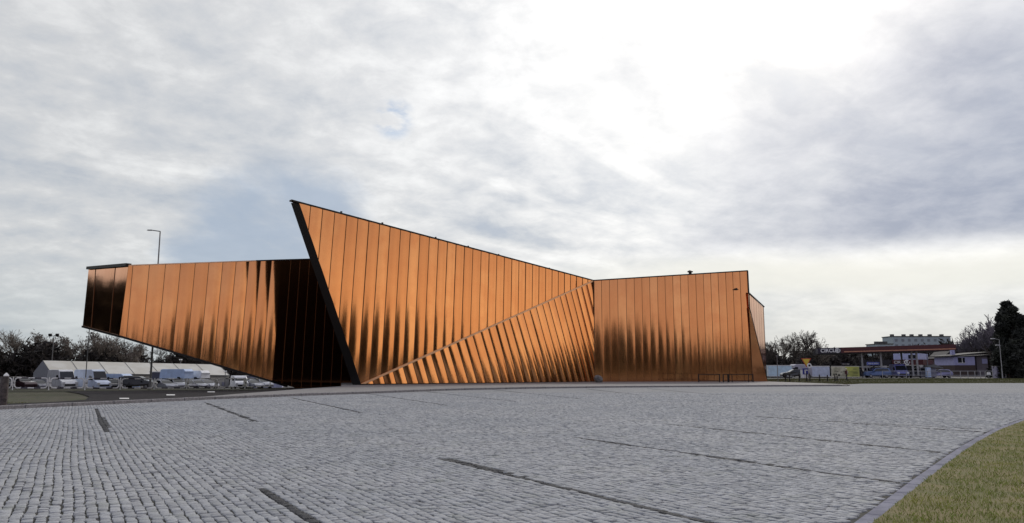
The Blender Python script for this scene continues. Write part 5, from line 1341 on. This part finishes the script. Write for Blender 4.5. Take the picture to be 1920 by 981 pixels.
# ================================================================== houses and block behind
p = base(1792, 172); zg = p.z; 
def X_(u, Yd): return atY(u, 690, Yd).x
x0, x1 = X_(1790, 172), X_(1829, 172); t = thing('small_house', 'low pale violet house with dark window right of the canopy', 'house', (x0, 172, zg)); L = x1 - x0
zw0 = atY(1800, 684, 172).z - zg; zw1 = atY(1800, 669, 172).z - zg
m_ = MB(); m_.box((L / 2, 4, zw1 / 2), (L, 8, zw1)); m_.build('wall', M['house_wall'], t)
m_ = MB(); m_.box((L / 2, 4, zw0 * .48), (L + .02, 8.1, zw0 * .96)); m_.build('plinth', M['brown_wall'], t)
m_ = MB(); m_.prism([(-1.0, zw1), (L + 3.2, zw1 + .9), (L + 3.2, zw1 + 1.1), (-1.0, zw1 + .25)], -.6, 8.6); rf = m_.build('roof', M['house_roof'], t)
m_ = MB(); m_.box((L * .32, 3, zw1 + 1.3), (.7, .7, 1.6)); m_.build('chimney', M['house_wall'], rf)
m_ = MB(); m_.box((L * .35, -.03, (zw0 + zw1) / 2 + .1), (1.5, .06, 1.15)); wi = m_.build('window', M['glass'], t)
m_ = MB(); m_.box((L * .35 + .15, -.08, (zw0 + zw1) / 2 + .1), (.12, .04, 1.15)); m_.box((L * .35, -.08, (zw0 + zw1) / 2 - .5), (1.6, .05, .1)); m_.build('frame', M['sign_white'], wi)
x0, x1 = X_(1832, 176), X_(1853, 176); t = thing('small_house', 'smaller grey-violet outbuilding with a pale pane right of the low house', 'house', (x0, 176, zg)); L = x1 - x0
m_ = MB(); m_.box((L / 2, 3, 2.2), (L, 6, 4.4)); m_.build('wall', mat('outbuilding', (.17, .15, .17), .85), t)
m_ = MB(); m_.prism([(-.4, 4.4), (L + .4, 4.7), (L + .4, 4.95), (-.4, 4.65)], -.4, 6.4); m_.build('roof', M['house_roof'], t)
m_ = MB(); m_.box((L * .72, -.04, 3.4), (1.2, .06, 1.1)); m_.build('window', M['house_wall'], t)
x0, x1 = X_(1770, 180), X_(1791, 180); t = thing('small_house', 'gabled dark house with pale dormer behind the right end of the canopy', 'house', (x0, 180, zg)); L = x1 - x0
ze = atY(1780, 672, 180).z - zg; zr2 = atY(1780, 660, 180).z - zg
m_ = MB(); m_.box((L / 2, 3, ze / 2), (L, 6, ze)); m_.build('wall', M['brown_wall'], t)
m_ = MB(); m_.prism([(-.5, ze), (L + .5, ze), (L + .2, zr2), (L * .6, zr2 + .2)], -.3, 6.3); rf = m_.build('roof', M['house_roof'], t)
m_ = MB(); m_.box((L * .75, -.5, (ze + zr2) / 2), (1.0, .6, 1.0)); m_.build('dormer', M['house_wall'], rf)
Yb = 420.; zg = 0
def block(label, u0, u1, vt0, vt1, Yd, name='apartment_block', nchim=6, rows=2, mt='slab_block'):
    a, b = atY(u0, vt0, Yd), atY(u1, vt1, Yd); L = b.x - a.x; H = (a.z + b.z) / 2
    t = thing(name, label, 'apartment block', (a.x, Yd, 0), 0); m_ = MB(); m_.box((L / 2, 6, H / 2), (L, 12, H)); m_.build('wall', M[mt], t)
    m_ = MB(); m_.box((L / 2, 6, H + .2), (L + .6, 12.6, .4)); rf = m_.build('roof', M['roof'], t)
    for i in range(nchim): m_ = MB(); m_.box((L * (i + .5) / nchim + random.uniform(-1, 1), 5, H + .9), (1.6, 1.6, 1.3)); m_.build('chimney', M['roof'], rf)
    n = int(L / 3.2)
    for r_ in range(rows):
        for i in range(n): 
            m_ = MB(); m_.box((1.8 + i * (L - 3.2) / max(1, n - 1), -.03, H - 1.9 - r_ * 2.9), (1.5, .06, 1.4)); m_.build('window', mat_win, t)
mat_win = mat('far_window', (.16, .19, .23), .3)
block('long grey-blue apartment block behind the canopy', 1674, 1782, 632.5, 630.5, Yb, rows=3)
block('low far flat block left of the grey-blue apartment block', 1645, 1674, 646, 645.5, 380, nchim=3, rows=1, name='flat_roof_block')

# ================================================================== people
def person(label, p, H, rz, jacket, trousers, extra=None, stride=.22):
    t = thing('person', label, 'person', p, rz)
    k = H / 1.75
    me = bpy.data.meshes.new('body'); 
    J = {'pel': (0, 0, .95), 'spi': (0, .01, 1.15), 'che': (0, 0, 1.36), 'nck': (0, 0, 1.50), 'hd': (0, -.02, 1.60), 'tp': (0, -.01, 1.70),
         'hl': (-.10, 0, .90), 'kl': (-.11, -stride * .6, .50), 'al': (-.11, -stride, .08), 'tl': (-.11, -stride - .16, .04),
         'hr': (.10, 0, .90), 'kr': (.11, stride * .3, .50), 'ar': (.11, stride, .10), 'tr': (.11, stride - .14, .04),
         'sl': (-.19, 0, 1.42), 'el': (-.25, .06, 1.14), 'wl': (-.24, -.08, .90), 'fl': (-.24, -.12, .82),
         'sr': (.19, 0, 1.42), 'er': (.25, -.04, 1.14), 'wr': (.24, -.12, .92), 'fr': (.24, -.16, .84)}
    Rr = {'pel': .15, 'spi': .14, 'che': .16, 'nck': .06, 'hd': .095, 'tp': .07, 'hl': .09, 'kl': .065, 'al': .045, 'tl': .04, 'hr': .09, 'kr': .065, 'ar': .045, 'tr': .04,
          'sl': .07, 'el': .05, 'wl': .038, 'fl': .035, 'sr': .07, 'er': .05, 'wr': .038, 'fr': .035}
    E = [('pel', 'spi'), ('spi', 'che'), ('che', 'nck'), ('nck', 'hd'), ('hd', 'tp'), ('pel', 'hl'), ('hl', 'kl'), ('kl', 'al'), ('al', 'tl'), ('pel', 'hr'), ('hr', 'kr'), ('kr', 'ar'), ('ar', 'tr'),
         ('che', 'sl'), ('sl', 'el'), ('el', 'wl'), ('wl', 'fl'), ('che', 'sr'), ('sr', 'er'), ('er', 'wr'), ('wr', 'fr')]
    K_ = list(J); me.from_pydata([tuple(c * k for c in J[n_]) for n_ in K_], [(K_.index(a), K_.index(b)) for a, b in E], [])
    o = bpy.data.objects.new('body', me); COL.objects.link(o); o.parent = t; 
    md = o.modifiers.new('skin', 'SKIN'); 
    if not me.skin_vertices: 
        bm2 = __import__('bmesh').new(); bm2.from_mesh(me); bm2.verts.layers.skin.verify(); bm2.to_mesh(me); bm2.free()
    for i, n_ in enumerate(K_): me.skin_vertices[0].data[i].radius = (Rr[n_] * k, Rr[n_] * k); me.skin_vertices[0].data[i].use_root = (i == 0)
    md.use_smooth_shade = True; o.modifiers.new('sub', 'SUBSURF').render_levels = 2
    bpy.context.view_layer.update()
    ev = o.evaluated_get(bpy.context.evaluated_depsgraph_get()); m2 = bpy.data.meshes.new_from_object(ev); o.modifiers.clear(); o.data = m2
    for m_ in (jacket, trousers, M['skin'], M['hair'], M['rubber']): m2.materials.append(m_)
    for f in m2.polygons:
        c = f.center / k; f.use_smooth = True
        f.material_index = (4 if c.z < .10 else 1 if c.z < .88 and abs(c.x) < .2 else 2 if (c.z > 1.50 or (c.z < .88)) else 0)
        if c.z > 1.66 or (c.z > 1.54 and c.y > .02): f.material_index = 3
    if extra == 'strap':
        m_ = MB(); m_.tube([(.12, -.18, 1.42), (.05, -.20, 1.25), (.0, -.19, 1.1), (.12, -.19, .92)], .035, 6); m_.build('bag_strap', M['bag'], t)
        m_ = MB(); m_.tube([(-.0, 0, 1.66), (0, 0, 1.74), (0, 0, 1.80)], [.125, .12, .05], 12); m_.build('cap', M['bag'], t)
    if extra == 'scarf':
        m_ = MB(); m_.tube([(0, -.02, 1.46), (.02, -.16, 1.42), (.04, -.19, 1.15)], [.07, .08, .07], 8); m_.build('scarf', M['bag'], t)
    return t
p = atY(1588, 717.5, 112); p.z = gz(p.x, 112)
person('person in brown-red jacket and pale cap walking by the banner', p, 1.75, .5, M['jacket_brown'], M['trousers'], 'strap')
p = base(1618, 134)
person('person in black clothes with pale scarf right of the banner', p, 1.78, .1, M['jacket_black'], M['trousers'], 'scarf', stride=.15)
# ================================================================== hedge leaves at the far kerb, small weeds at the lawn edge
